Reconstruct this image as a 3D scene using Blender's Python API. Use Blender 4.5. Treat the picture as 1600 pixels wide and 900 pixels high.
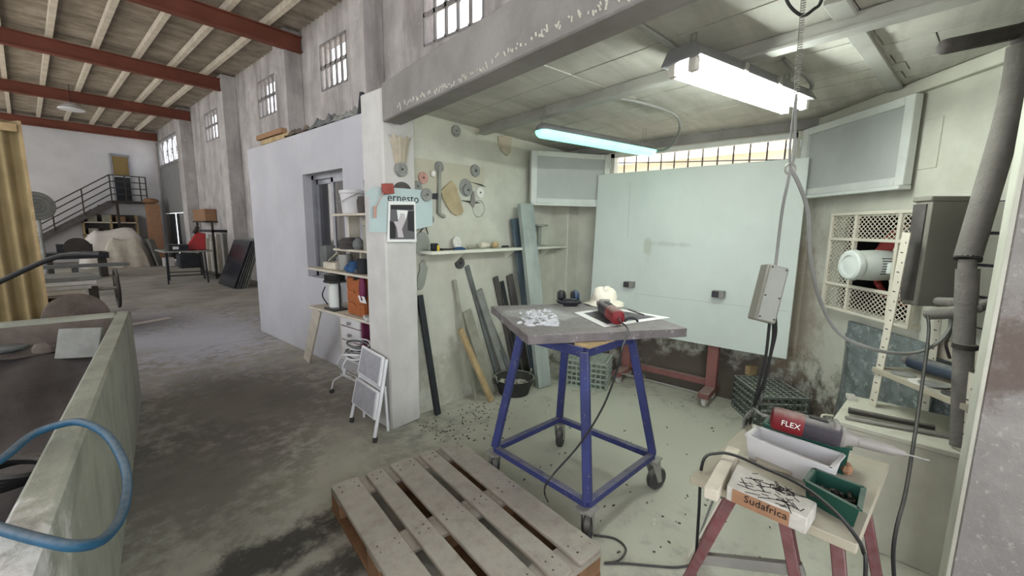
import bpy, bmesh, math, random
import numpy as np
from mathutils import Matrix, Vector
random.seed(7)
for o in list(bpy.data.objects): bpy.data.objects.remove(o, do_unlink=True)
SC = bpy.context.scene
COL = SC.collection
# ------------------------------------------------------------------ camera
F_PX, PITCH, ROLL, YAW, CAM_H = 645.0, math.radians(8.25), math.radians(.64), math.radians(49.5), 1.53
V = lambda *a: np.array(a, float)
ZUP = V(0, 0, 1)
_hd = V(math.sin(YAW), math.cos(YAW), 0); _rt = V(math.cos(YAW), -math.sin(YAW), 0)
CF = math.cos(PITCH)*_hd - math.sin(PITCH)*ZUP
_up = math.sin(PITCH)*_hd + math.cos(PITCH)*ZUP
CX = math.cos(ROLL)*_rt + math.sin(ROLL)*_up
CU = -math.sin(ROLL)*_rt + math.cos(ROLL)*_up
CC = V(0, 0, CAM_H)
cd = bpy.data.cameras.new('camera'); cam = bpy.data.objects.new('camera', cd); COL.objects.link(cam)
m = Matrix.Identity(4)
for i in range(3):
    m[i][0], m[i][1], m[i][2], m[i][3] = CX[i], CU[i], -CF[i], CC[i]
cam.matrix_world = m
cd.sensor_fit = 'HORIZONTAL'; cd.sensor_width = 36.0; cd.lens = F_PX/1600*36; cd.clip_start = .02
SC.camera = cam
# ------------------------------------------------------------------ sky, exposure
wd = bpy.data.worlds.new('sky'); SC.world = wd; wd.use_nodes = True
bg = wd.node_tree.nodes['Background']; bg.inputs[0].default_value = (.90, .94, 1.0, 1); bg.inputs[1].default_value = 3.6
SC.view_settings.view_transform = 'Standard'; SC.view_settings.look = 'None'
SC.view_settings.gamma = 1; SC.view_settings.use_curve_mapping = False
SC.view_settings.exposure = -0.2
LAMP_WHITE, LAMP_GREEN = 84.0, 2.0
sd = bpy.data.lights.new('sun', 'SUN'); sd.energy = 26.0; sd.angle = math.radians(.6); sd.color = (1, .95, .88)
so = bpy.data.objects.new('sun', sd); COL.objects.link(so)
so.rotation_euler = Vector((.50, .15, -.85)).to_track_quat('-Z', 'Y').to_euler()

# ------------------------------------------------------------------ picture point -> place
def ray(x, y): return (x-800)/F_PX*CX - (y-450)/F_PX*CU + CF
def pz(x, y, z=0): v = ray(x, y); return CC + v*((z-CAM_H)/v[2])
def px(x, y, X0): v = ray(x, y); return CC + v*(X0/v[0])
def py(x, y, Y0): v = ray(x, y); return CC + v*(Y0/v[1])
def pl(x, y, P, n): v = ray(x, y); return CC + v*(float((P-CC)@n)/float(v@n))
def pd(x, y, d): return CC + ray(x, y)*d
def unit(v): v = np.asarray(v, float); return v/np.linalg.norm(v)

# ------------------------------------------------------------------ mesh builder
ORG = {}
def spline(pts, k=6):
    P = [np.asarray(p, float) for p in pts]
    P = [2*P[0]-P[1]] + P + [2*P[-1]-P[-2]]
    out = []
    for i in range(1, len(P)-2):
        a, b, c, d = P[i-1:i+3]
        for j in range(k):
            t = j/k
            out.append(.5*((2*b)+(c-a)*t+(2*a-5*b+4*c-d)*t*t+(3*b-a-3*c+d)*t**3))
    out.append(P[-2])
    return out
class MB:
    def __init__(s): s.v = []; s.f = []
    def add(s, vs, fs):
        n = len(s.v); s.v += [np.asarray(v, float) for v in vs]; s.f += [[n+i for i in f] for f in fs]; return s
    def obox(s, c, ax, h):
        c = np.asarray(c, float); ax = [np.asarray(a, float)*k for a, k in zip(ax, h)]
        vs = [c+sx*ax[0]+sy*ax[1]+sz*ax[2] for sx in (-1, 1) for sy in (-1, 1) for sz in (-1, 1)]
        return s.add(vs, [(0, 1, 3, 2), (4, 6, 7, 5), (0, 4, 5, 1), (2, 3, 7, 6), (0, 2, 6, 4), (1, 5, 7, 3)])
    def box(s, x0, x1, y0, y1, z0, z1, rz=0, piv=None):
        c = V((x0+x1)/2, (y0+y1)/2, (z0+z1)/2)
        a = V(math.cos(rz), math.sin(rz), 0); b = V(-math.sin(rz), math.cos(rz), 0)
        if piv is not None:
            d = c-V(piv[0], piv[1], 0); c = V(piv[0], piv[1], 0)+a*d[0]+b*d[1]+ZUP*d[2]
        return s.obox(c, (a, b, ZUP), (abs(x1-x0)/2, abs(y1-y0)/2, abs(z1-z0)/2))
    def bar(s, p, q, w, h, up=ZUP):
        p = np.asarray(p, float); q = np.asarray(q, float); d = q-p; L = np.linalg.norm(d); d = d/L
        up = np.asarray(up, float)
        if abs(d@unit(up)) > .99: up = V(1, 0, 0)
        sd_ = unit(np.cross(d, up)); u = np.cross(sd_, d)
        return s.obox((p+q)/2, (d, sd_, u), (L/2, w/2, h/2))
    def tube(s, pts, r, n=8, closed=False, caps=True):
        P = [np.asarray(p, float) for p in pts]; N = len(P)
        rs = r if isinstance(r, (list, tuple)) else [r]*N
        T = []
        for i in range(N):
            a = P[(i-1) % N] if (closed or i > 0) else P[i]; b = P[(i+1) % N] if (closed or i < N-1) else P[i]
            T.append(unit(b-a))
        ref = V(0, 0, 1) if abs(T[0][2]) < .9 else V(1, 0, 0)
        u = unit(np.cross(T[0], ref)); vs = []
        for i in range(N):
            u = unit(u-T[i]*(u@T[i])); w = np.cross(T[i], u)
            for k in range(n):
                a = 2*math.pi*k/n; vs.append(P[i]+rs[i]*(math.cos(a)*u+math.sin(a)*w))
        fs = []
        for i in range(N if closed else N-1):
            j = (i+1) % N
            for k in range(n):
                l = (k+1) % n; fs.append((i*n+k, i*n+l, j*n+l, j*n+k))
        if caps and not closed:
            fs.append(tuple(range(n))[::-1]); fs.append(tuple((N-1)*n+k for k in range(n)))
        return s.add(vs, fs)
    def cyl(s, p, q, r0, r1=None, n=16): return s.tube([p, q], [r0, r0 if r1 is None else r1], n)
    def lathe(s, prof, c, axis=ZUP, n=24, ref=None, flute=None):
        axis = unit(axis); ref = V(1, 0, 0) if ref is None and abs(axis[0]) < .9 else (V(0, 1, 0) if ref is None else ref)
        u = unit(np.cross(axis, ref)); w = np.cross(axis, u); c = np.asarray(c, float); vs = []
        for (r, z) in prof:
            for k in range(n):
                a = 2*math.pi*k/n; rr = max(r, 1e-4)*(flute(a) if flute else 1)
                vs.append(c+axis*z+rr*(math.cos(a)*u+math.sin(a)*w))
        fs = []
        for i in range(len(prof)-1):
            for k in range(n):
                l = (k+1) % n; fs.append((i*n+k, i*n+l, (i+1)*n+l, (i+1)*n+k))
        fs.append(tuple(range(n))[::-1]); fs.append(tuple((len(prof)-1)*n+k for k in range(n)))
        return s.add(vs, fs)
    def ring(s, c, axis, R, r, n=24, k=6):
        axis = unit(axis); ref = V(1, 0, 0) if abs(axis[0]) < .9 else V(0, 1, 0)
        u = unit(np.cross(axis, ref)); w = np.cross(axis, u)
        return s.tube([np.asarray(c)+R*(math.cos(2*math.pi*i/n)*u+math.sin(2*math.pi*i/n)*w) for i in range(n)], r, k, closed=True)
    def prism(s, poly, off):
        P = [np.asarray(p, float) for p in poly]; n = len(P); off = np.asarray(off, float)
        return s.add(P+[p+off for p in P], [tuple(range(n))[::-1], tuple(range(n, 2*n))]+[(i, (i+1) % n, n+(i+1) % n, n+i) for i in range(n)])
    def grid(s, fn, nu, nv):
        vs = [fn(i/nu, j/nv) for i in range(nu+1) for j in range(nv+1)]
        return s.add(vs, [(i*(nv+1)+j, (i+1)*(nv+1)+j, (i+1)*(nv+1)+j+1, i*(nv+1)+j+1) for i in range(nu) for j in range(nv)])
    def blob(s, c, r, n=8, ax=None, jit=0.0):
        ax = ax or (V(1, 0, 0), V(0, 1, 0), ZUP); c = np.asarray(c, float)
        r = r if isinstance(r, (list, tuple)) else (r, r, r); vs = []; m_ = max(4, n//2)
        for i in range(m_+1):
            t = math.pi*i/m_
            for k in range(n):
                a = 2*math.pi*k/n; j = 1+random.uniform(-jit, jit)
                vs.append(c+j*(ax[0]*r[0]*max(math.sin(t), .02)*math.cos(a)+ax[1]*r[1]*max(math.sin(t), .02)*math.sin(a)+ax[2]*r[2]*math.cos(t)))
        fs = [(i*n+k, (i+1)*n+k, (i+1)*n+(k+1) % n, i*n+(k+1) % n) for i in range(m_) for k in range(n)]
        return s.add(vs, fs+[tuple(range(n)), tuple(m_*n+k for k in range(n))[::-1]])
    def build(s, name, mat, parent=None, loc=None, bevel=0, smooth=True, ang=.65, kind=None):
        A = np.array(s.v)
        if parent is not None: org = ORG[parent.name]
        else:
            org = V(*loc) if loc is not None else V((A[:, 0].min()+A[:, 0].max())/2, (A[:, 1].min()+A[:, 1].max())/2, A[:, 2].min())
        me = bpy.data.meshes.new(name)
        me.from_pydata([tuple(a) for a in A-org], [], s.f)
        bm = bmesh.new(); bm.from_mesh(me)
        bmesh.ops.recalc_face_normals(bm, faces=bm.faces)
        if bevel:
            ed = [e for e in bm.edges if len(e.link_faces) == 2 and e.calc_face_angle(0) > .6]
            bmesh.ops.bevel(bm, geom=ed, offset=bevel, segments=1, affect='EDGES', clamp_overlap=True)
        bm.to_mesh(me); bm.free()
        if smooth:
            me.shade_smooth(); me.set_sharp_from_angle(angle=ang)
        me.materials.append(mat)
        o = bpy.data.objects.new(name, me); COL.objects.link(o)
        if parent is not None: o.parent = parent
        else: o.location = org
        ORG[o.name] = org
        if kind: o['kind'] = kind
        return o
def tag(o, label, cat, group=None):
    o['label'] = label; o['category'] = cat
    if group: o['group'] = group
    return o
def thing(name, label, cat, loc, group=None):
    o = bpy.data.objects.new(name, None); COL.objects.link(o); o.empty_display_size = .05
    o.location = tuple(loc); ORG[o.name] = V(*loc)
    return tag(o, label, cat, group)
def solo(mb, name, mat, label, cat, group=None, **k): return tag(mb.build(name, mat, **k), label, cat, group)
def struct(mb, name, mat, parent=None, **k):
    o = mb.build(name, mat, parent, **k)
    if parent is None: o['kind'] = 'structure'
    return o
def text(s, size, org, xd, yd, mat, parent, name='lettering', depth=.0006, align='LEFT'):
    cu = bpy.data.curves.new('t', 'FONT'); cu.body = s; cu.size = size; cu.extrude = depth; cu.align_x = align; cu.resolution_u = 2
    ob = bpy.data.objects.new('t', cu); COL.objects.link(ob)
    me = bpy.data.meshes.new_from_object(ob.evaluated_get(bpy.context.evaluated_depsgraph_get()))
    bpy.data.objects.remove(ob); xd = unit(xd); yd = unit(yd); zd = np.cross(xd, yd)
    o_ = np.asarray(org, float)-ORG[parent.name]
    me.transform(Matrix([[xd[i], yd[i], zd[i], o_[i]] for i in range(3)]+[[0, 0, 0, 1]]))
    me.name = name; me.materials.clear(); me.materials.append(mat)
    o = bpy.data.objects.new(name, me); COL.objects.link(o); o.parent = parent; ORG[o.name] = ORG[parent.name]
    return o
def clone(root, loc, label=None):
    r = root.copy(); COL.objects.link(r); r.location = tuple(loc); ORG[r.name] = V(*loc)
    if label: r['label'] = label
    for ch in list(root.children):
        c = ch.copy(); COL.objects.link(c); c.parent = r
        for g in ch.children:
            d = g.copy(); COL.objects.link(d); d.parent = c
    return r
def clip(poly, hp):
    # keep the part of a flat polygon with a*x+b*y <= c
    for (a, b, c) in hp:
        out = []
        for i in range(len(poly)):
            p, q = poly[i], poly[(i+1) % len(poly)]; dp, dq = a*p[0]+b*p[1]-c, a*q[0]+b*q[1]-c
            if dp <= 0: out.append(p)
            if dp*dq < 0: t = dp/(dp-dq); out.append((p[0]+t*(q[0]-p[0]), p[1]+t*(q[1]-p[1])))
        poly = out
        if len(poly) < 3: return []
    return poly

# ------------------------------------------------------------------ materials
def lin(c):
    return tuple(((x/255)/12.92 if x/255 <= .04045 else ((x/255+.055)/1.055)**2.4) for x in c)
DUST = (176, 173, 165)
def mat(name, col, rough=.75, metal=0.0, dust=0.0, var=.14, scale=5.0, bump=.12, bscale=60.0, dustcol=DUST, coat=0.0, streak=None, spec=.3, emit=None, stains_and_light=(), alpha=None, speck=None):
    M = bpy.data.materials.new(name); M.use_nodes = True; nt = M.node_tree; N = nt.nodes; L = nt.links
    b = N['Principled BSDF']; b.inputs['Roughness'].default_value = rough; b.inputs['Metallic'].default_value = metal
    b.inputs['Specular IOR Level'].default_value = spec
    tc = N.new('ShaderNodeTexCoord'); geo = N.new('ShaderNodeNewGeometry'); pos = geo.outputs['Position']
    def noise(sc, det=5, rg=.6, vec=None, sxyz=None):
        n = N.new('ShaderNodeTexNoise'); n.inputs['Scale'].default_value = sc; n.inputs['Detail'].default_value = det; n.inputs['Roughness'].default_value = rg
        src = vec or pos
        if sxyz:
            mp = N.new('ShaderNodeMapping'); mp.inputs['Scale'].default_value = sxyz; L.new(src, mp.inputs[0]); src = mp.outputs[0]
        L.new(src, n.inputs['Vector']); return n.outputs[0]
    def rng(v, a, b_, lo=0, hi=1):
        n = N.new('ShaderNodeMapRange'); n.inputs[1].default_value = a; n.inputs[2].default_value = b_; n.inputs[3].default_value = lo; n.inputs[4].default_value = hi
        n.interpolation_type = 'SMOOTHSTEP'; L.new(v, n.inputs[0]); return n.outputs[0]
    def mathn(op, a, b_):
        n = N.new('ShaderNodeMath'); n.operation = op
        for i, q in enumerate((a, b_)):
            if isinstance(q, (int, float)): n.inputs[i].default_value = q
            else: L.new(q, n.inputs[i])
        return n.outputs[0]
    def mix(fac, a, b_):
        n = N.new('ShaderNodeMix'); n.data_type = 'RGBA'
        if isinstance(fac, (int, float)): n.inputs[0].default_value = fac
        else: L.new(fac, n.inputs[0])
        for i, q in ((6, a), (7, b_)):
            if isinstance(q, tuple): n.inputs[i].default_value = (*q[:3], 1)
            else: L.new(q, n.inputs[i])
        return n.outputs[2]
    c = lin(col); lo = tuple(x*(1-var) for x in c); hi = tuple(min(1, x*(1+var)) for x in c)
    cur = mix(rng(noise(scale), .32, .68), lo, hi)
    if streak:      # (colour, strength, (sx,sy,sz))
        cur = mix(mathn('MULTIPLY', rng(noise(1.0, 6, .65, sxyz=streak[2]), .42, .74), streak[1]), cur, lin(streak[0]))
    if speck:       # (colour, scale, threshold, strength)
        cur = mix(mathn('MULTIPLY', rng(noise(speck[1], 3, .7), speck[2], speck[2]+.06), speck[3]), cur, lin(speck[0]))
    for (cx, cy, cz, R, scol, st) in stains_and_light:   # soiled, worn, paler or painted-sunlight patches with a ragged edge, at a fixed place
        d = N.new('ShaderNodeVectorMath'); d.operation = 'SUBTRACT'; L.new(pos, d.inputs[0]); d.inputs[1].default_value = (cx, cy, cz)
        s_ = N.new('ShaderNodeVectorMath'); s_.operation = 'MULTIPLY'; L.new(d.outputs[0], s_.inputs[0]); s_.inputs[1].default_value = tuple(1/q for q in R)
        ln = N.new('ShaderNodeVectorMath'); ln.operation = 'LENGTH'; L.new(s_.outputs[0], ln.inputs[0])
        w = mathn('ADD', ln.outputs['Value'], rng(noise(7, 6, .7), .25, .75, -.45, .45))
        cur = mix(rng(w, .45, 1.15, st, 0), cur, lin(scol))
    if dust:
        sep = N.new('ShaderNodeSeparateXYZ'); L.new(geo.outputs['Normal'], sep.inputs[0])
        upf = rng(sep.outputs[2], .25, .95, coat, 1)
        fac = mathn('MULTIPLY', mathn('MULTIPLY', upf, rng(noise(scale*2.3, 6, .7), .25, .6, .35, 1)), dust)
        cur = mix(fac, cur, lin(dustcol))
    L.new(cur, b.inputs['Base Color'])
    if bump:
        bn = N.new('ShaderNodeBump'); bn.inputs['Strength'].default_value = bump; bn.inputs['Distance'].default_value = .01
        L.new(noise(bscale, 4, .7), bn.inputs['Height']); L.new(bn.outputs[0], b.inputs['Normal'])
    if emit:
        b.inputs['Emission Color'].default_value = (*emit[0], 1); b.inputs['Emission Strength'].default_value = emit[1]
    return M
def pane_mat(name, col, mixf):
    M = bpy.data.materials.new(name); M.use_nodes = True; nt = M.node_tree; N = nt.nodes; L = nt.links
    out = N['Material Output']; N.remove(N['Principled BSDF'])
    t = N.new('ShaderNodeBsdfTransparent'); t.inputs[0].default_value = (*lin(col), 1)
    g = N.new('ShaderNodeBsdfGlossy'); g.inputs['Roughness'].default_value = .08
    x = N.new('ShaderNodeMixShader'); x.inputs[0].default_value = mixf
    L.new(t.outputs[0], x.inputs[1]); L.new(g.outputs[0], x.inputs[2]); L.new(x.outputs[0], out.inputs[0]); return M
M = {}
M['floor'] = mat('dusty_concrete_floor', (158, 155, 145), .85, var=.2, scale=1.3, bump=.35, bscale=22, streak=((184, 181, 172), .6, (1.6, 1.1, 1)), speck=((96, 92, 84), 14, .68, .45),
    stains_and_light=((.55, 3.0, 0, (.7, .8, 1), (98, 94, 88), .6), (.62, 1.98, 0, (.62, .16, 1), (44, 42, 40), .85), (.78, 1.66, 0, (.34, .13, 1), (50, 48, 46), .8), (1.1, 4.0, 0, (.9, 1.3, 1), (104, 100, 97), .65), (1.3, 7.4, 0, (1.2, 2.4, 1), (192, 194, 206), .75), (.9, 8.4, 0, (.9, .9, 1), (116, 113, 116), .5), (2.7, 1.2, 0, (1.7, 2.2, 1), (192, 192, 176), .8)))  # bluish patch paints sunlight on the hall floor; alcove floor painted paler
M['plaster'] = mat('old_lime_plaster', (186, 181, 178), .9, var=.14, scale=2.0, bump=.3, bscale=18, streak=((122, 116, 112), .75, (2.0, 2.0, .35)), speck=((214, 210, 206), 5, .62, .35))
M['alcove_plaster'] = mat('alcove_plaster', (197, 197, 184), .9, var=.10, scale=2.6, bump=.35, bscale=16, streak=((168, 165, 150), .55, (1.5, 1.5, 1.2)),
    stains_and_light=((4.04, 1.1, .15, (1, 1.6, .42), (74, 62, 54), .9), (4.0, .40, .9, (.3, .22, .7), (150, 132, 112), .6), (2.7, 2.66, .25, (.9, .5, .3), (150, 148, 130), .55)))
M['pillar'] = mat('whitewashed_pillar', (198, 196, 192), .9, var=.07, scale=4, bump=.35, bscale=20, streak=((182, 178, 172), .4, (3, 3, 1)))
M['partition'] = mat('whitewashed_partition', (188, 187, 191), .9, var=.05, scale=2.5, bump=.15, bscale=18, streak=((182, 182, 190), .4, (2, 2, 1)))
M['concrete'] = mat('raw_concrete_beam', (140, 137, 134), .92, var=.14, scale=3, bump=.5, bscale=25, streak=((118, 115, 110), .45, (3, 3, 2)))
M['rough_wall'] = mat('rough_cement', (150, 146, 143), .95, var=.12, scale=5, bump=.7, bscale=30, speck=((186, 182, 178), 40, .6, .5), stains_and_light=((1.95, -.40, 1.12, (.5, .16, .22), (104, 90, 82), .85),))
M['white_wall'] = mat('white_wall', (208, 206, 206), .9, var=.05, scale=1.5, bump=.1)
M['ceil'] = mat('ceiling_board', (186, 185, 176), .85, var=.10, scale=3, bump=.2, bscale=30, streak=((150, 146, 136), .6, (1.0, 9, 1)))
M['steelbeam'] = mat('painted_steel_beam', (158, 158, 152), .7, var=.10, scale=4, bump=.1)
M['roof'] = mat('fibre_cement_sheet', (158, 148, 136), .95, var=.18, scale=3, bump=.3, bscale=20, streak=((104, 96, 88), .7, (1.2, 7, 1)))
M['purlin'] = mat('roof_purlin', (200, 190, 174), .85, var=.12, scale=5)
M['redbeam'] = mat('red_oxide_beam', (112, 64, 50), .7, var=.12, scale=2, bump=.1, dust=.5)
M['alu'] = mat('aluminium_profile', (150, 150, 154), .4, .6, dust=.3)
M['alu_white'] = mat('white_lacquered_aluminium', (205, 208, 203), .5, dust=.3, var=.05)
M['shutter'] = mat('shutter_panel', (176, 180, 176), .65, var=.05, scale=3, bump=.05)
M['dark'] = mat('dark_void', (26, 24, 24), .95, bump=0)
M['gatemetal'] = mat('gate_sheet', (140, 140, 138), .6, var=.05, bump=.05)
M['pane'] = pane_mat('frosted_pane', (250, 250, 252), .06)
M['doorglass'] = pane_mat('door_glass', (150, 152, 158), .22)
M['pallet'] = mat('dusty_pallet_wood', (152, 143, 130), .9, var=.18, scale=6, bump=.4, bscale=30, dust=.75, dustcol=(176, 172, 163), coat=.2, streak=((112, 96, 80), .5, (6, 1.2, 6)), speck=((84, 68, 52), 26, .68, .6))
M['palletcut'] = mat('pallet_side_wood', (132, 100, 74), .9, var=.2, scale=8, bump=.3)
M['blue'] = mat('blue_painted_steel', (44, 52, 104), .55, var=.2, scale=6, dust=.7, dustcol=(140, 138, 142), coat=.08, bump=.08, speck=((120, 116, 116), 30, .62, .6))
M['rubber'] = mat('worn_rubber', (64, 63, 62), .85, dust=.5, var=.2)
M['rubber_hose'] = mat('black_rubber', (34, 34, 35), .6, dust=.35)
M['zinc'] = mat('dusty_zinc', (146, 144, 138), .55, .4, dust=.5)
M['cable'] = mat('black_cable', (38, 38, 38), .6, dust=.25)
M['cable_grey'] = mat('grey_cable', (128, 128, 124), .7, dust=.3)
M['slab'] = mat('stone_slab', (110, 104, 104), .6, var=.2, scale=9, bump=.25, bscale=40, dust=.55, dustcol=(150, 146, 144), speck=((170, 166, 168), 30, .6, .5), stains_and_light=((1.94, 1.42, 1.03, (.22, .20, .1), (190, 190, 192), .85),))
M['relief'] = mat('carved_relief_stone', (205, 206, 210), .9, var=.12, scale=20, bump=.3)
M['black_plastic'] = mat('black_plastic', (30, 31, 36), .4, dust=.15, bump=.02)
M['navy'] = mat('dark_blue_plastic', (40, 58, 84), .35, dust=.15, bump=.02)
M['cloth'] = mat('cream_cotton', (226, 220, 204), .95, var=.05, bump=.4, bscale=150)
M['red_plastic'] = mat('red_tool_casing', (114, 30, 36), .45, dust=.55, dustcol=(170, 164, 156), var=.1, scale=12, bump=.05)
M['tool_dark'] = mat('dark_tool_casing', (58, 54, 60), .55, dust=.5, var=.15, scale=10)
M['tool_grey'] = mat('dusty_tool_metal', (140, 136, 132), .55, .3, dust=.4)
M['paper'] = mat('white_paper', (230, 230, 228), .8, var=.03, bump=0)
M['print'] = mat('grey_print', (96, 92, 96), .6, var=.35, scale=14, bump=0)
M['board_white'] = mat('white_laminate_board', (207, 215, 208), .45, var=.03, scale=2, bump=.02, streak=((188, 196, 190), .4, (2, 2, 1)), stains_and_light=((3.83, 1.58, 1.36, (.2, .045, .10), (168, 172, 150), .5), (3.83, 1.40, 1.40, (.2, .22, .03), (180, 186, 180), .6)))
M['oxblood'] = mat('oxblood_painted_steel', (128, 86, 82), .7, dust=.4, var=.15)
M['caster_white'] = mat('white_caster', (206, 202, 194), .6, dust=.3)
M['crate'] = mat('dusty_crate_plastic', (128, 142, 128), .7, var=.12, scale=8, dust=.85, dustcol=(200, 202, 192), coat=.25)
M['crate_dark'] = mat('dark_crate_plastic', (74, 84, 76), .7, var=.15, scale=8, dust=.95, dustcol=(186, 190, 180), coat=.12)
M['tub'] = mat('black_rubber_tub', (52, 52, 50), .85, dust=.6, dustcol=(176, 176, 160), var=.2)
M['stonebits'] = mat('pale_stone_bits', (196, 194, 180), .9, var=.15, scale=20)
M['slate'] = mat('dark_slate', (44, 46, 50), .6, var=.2, scale=8, dust=.3, bump=.15)
M['slate_grey'] = mat('grey_slate', (106, 109, 108), .75, var=.2, scale=6, bump=.2)
M['slate_mid'] = mat('mid_grey_slate', (140, 141, 136), .8, var=.15, scale=6, bump=.2)
M['slate_brown'] = mat('brown_grey_board', (86, 82, 80), .8, var=.2, scale=6, bump=.2)
M['wood'] = mat('pale_wood', (176, 154, 116), .8, var=.14, scale=8, bump=.2, streak=((146, 120, 84), .5, (8, 8, 1)))
M['wood_grey'] = mat('greyed_wood', (150, 148, 134), .85, var=.14, scale=8, bump=.25)
M['wood_orange'] = mat('orange_varnished_wood', (160, 92, 52), .55, var=.14, scale=8, bump=.1, dust=.15)
M['wood_pale'] = mat('white_dusty_wood', (200, 192, 176), .85, var=.1, scale=8, bump=.2)
M['galv'] = mat('galvanised_sheet', (92, 108, 122), .5, .35, var=.16, scale=3, dust=.4, dustcol=(170, 176, 170), bump=.06, streak=((152, 164, 160), .6, (5, 5, 1)))
M['galv_pale'] = mat('pale_galvanised_sheet', (164, 171, 164), .6, .1, var=.12, scale=4, bump=.08, streak=((108, 128, 130), .5, (5, 5, 1)))
M['shelf_white'] = mat('white_shelf', (214, 214, 200), .7, var=.05, dust=.4)
M['disc'] = mat('grey_abrasive', (140, 141, 137), .85, var=.12, scale=25, bump=.3, bscale=200)
M['disc_dark'] = mat('dark_abrasive', (78, 78, 78), .9, var=.12, scale=25, bump=.3, bscale=200)
M['disc_pink'] = mat('pink_abrasive', (186, 146, 134), .85, var=.1, scale=25, bump=.3, bscale=200)
M['disc_white'] = mat('white_backing_pad', (222, 220, 212), .6, var=.05)
M['steel_dusty'] = mat('dusty_grey_steel', (146, 148, 140), .6, .2, dust=.5, var=.08)
M['hood'] = mat('dust_coated_sheet', (128, 126, 116), .8, var=.07, scale=4, dust=.5, bump=.05)
M['pipe'] = mat('dust_caked_pipe', (122, 118, 112), .95, var=.12, scale=9, dust=.7, dustcol=(150, 146, 138), bump=.7, bscale=50)
M['cream_metal'] = mat('cream_painted_steel', (212, 206, 190), .6, var=.06, dust=.4)
M['motor'] = mat('motor_white', (214, 220, 214), .6, var=.06, dust=.4)
M['fan_red'] = mat('fan_red_paint', (158, 62, 58), .6, var=.15)
M['teal_box'] = mat('green_plastic_tray', (34, 78, 66), .55, var=.1, dust=.25)
M['tray_white'] = mat('white_plastic_tray', (206, 204, 204), .5, var=.05, dust=.25)
M['bits'] = mat('tool_bits', (70, 66, 62), .6, .4, var=.3, scale=40)
M['terracotta'] = mat('brown_stone_face', (158, 120, 92), .85, var=.12, scale=12)
M['cut_stone'] = mat('pale_cut_stone', (196, 192, 184), .9, var=.12, scale=18, bump=.3, dust=.2)
M['ink'] = mat('black_ink', (34, 30, 30), .8, bump=0, var=.05)
M['white_ink'] = mat('white_ink', (226, 224, 220), .7, bump=0, var=.02)
M['maroon'] = mat('maroon_painted_steel', (104, 46, 52), .65, coat=.25, dust=.6, var=.18, scale=10)
M['benchboard'] = mat('dusty_bench_board', (172, 165, 146), .85, var=.08, scale=6, dust=.3, streak=((166, 158, 142), .5, (6, 2, 6)))
M['cabinet'] = mat('dusty_stone_cabinet', (196, 195, 180), .85, var=.08, scale=3, dust=.4, dustcol=(216, 214, 196), streak=((166, 164, 152), .6, (5, 5, 2)))
M['iron'] = mat('dark_iron_bar', (66, 62, 58), .65, .3, dust=.35)
M['trough'] = mat('crusted_concrete_sun_patch', (158, 160, 146), .92, var=.14, scale=4, bump=.5, bscale=22, streak=((186, 188, 172), .6, (4, 4, .8)), stains_and_light=((-.35, 1.15, .8, (.55, .6, .5), (232, 230, 226), .95),))  # white patch at the near end paints sunlight into the colour
M['sludge'] = mat('dark_sludge', (74, 70, 70), .55, var=.25, scale=3, bump=.3, bscale=14, streak=((110, 106, 106), .5, (6, 1, 1)))
M['rockbrown'] = mat('brown_rough_stone', (112, 102, 94), .95, var=.2, scale=7, bump=.6)
M['hose_blue'] = mat('blue_hose', (38, 84, 112), .5, var=.1, scale=20, dust=.3)
M['corrug'] = mat('tan_corrugated_sheet', (150, 134, 98), .8, var=.14, scale=3, streak=((120, 108, 84), .5, (5, 5, .4)))
M['stucco_far'] = mat('sunny_facade', (240, 230, 212), .9, var=.06, scale=2)
M['stucco_far2'] = mat('sunny_facade_band', (236, 226, 206), .9, var=.04, scale=2)
M['sheet_white'] = mat('white_plastic_sheet', (214, 208, 200), .6, var=.06, scale=4)
M['blind'] = mat('ochre_blind', (140, 118, 74), .8, var=.06)
M['cardboard'] = mat('brown_cardboard', (150, 116, 88), .9, var=.08)
M['redtool'] = mat('red_enamel', (168, 34, 36), .4, var=.1)
M['blackstone'] = mat('polished_black_stone', (34, 36, 44), .25, var=.1, bump=.0)
M['stepper'] = mat('white_enamel', (216, 216, 218), .5, var=.04, dust=.2)
M['stepmat'] = mat('grey_tread_mat', (158, 158, 164), .9, var=.08, scale=20)
M['purple'] = mat('plum_panel', (112, 44, 76), .6, var=.08)
M['bluecloth'] = mat('blue_rag', (52, 84, 122), .9, var=.2, scale=18)
M['yellow'] = mat('yellow_plastic', (206, 176, 60), .5, var=.08)
M['signblue'] = mat('pale_blue_sign', (180, 196, 196), .55, var=.04, bump=.02)
M['redblock'] = mat('red_brown_block', (150, 78, 70), .8, var=.15, scale=20)
M['photo_dark'] = mat('photograph_black', (48, 46, 50), .4, bump=0, var=.1)
M['photo_mid'] = mat('photograph_grey', (104, 100, 104), .4, bump=0, var=.1)
M['photo_light'] = mat('photograph_pale', (196, 188, 192), .4, bump=0, var=.06)
M['debris'] = mat('dark_stone_chips', (92, 88, 78), .9, var=.3, scale=50)
M['tube_white'] = mat('lit_tube', (250, 255, 250), .4, bump=0, emit=((.93, 1.0, .93), LAMP_WHITE))
M['tube_green'] = mat('lit_diffuser', (170, 240, 220), .4, bump=0, emit=((.26, .92, .68), LAMP_GREEN))
M['shade_stone'] = mat('beige_stone', (176, 166, 148), .9, var=.1, scale=10, bump=.2)
M['marble_teal'] = mat('mottled_teal_marble', (118, 126, 126), .5, var=.25, scale=14, bump=.1, dust=.2, speck=((176, 184, 180), 22, .58, .6))
M['grinder_blue'] = mat('dusty_dark_blue_casing', (62, 72, 86), .5, var=.1, dust=.5)
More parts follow.
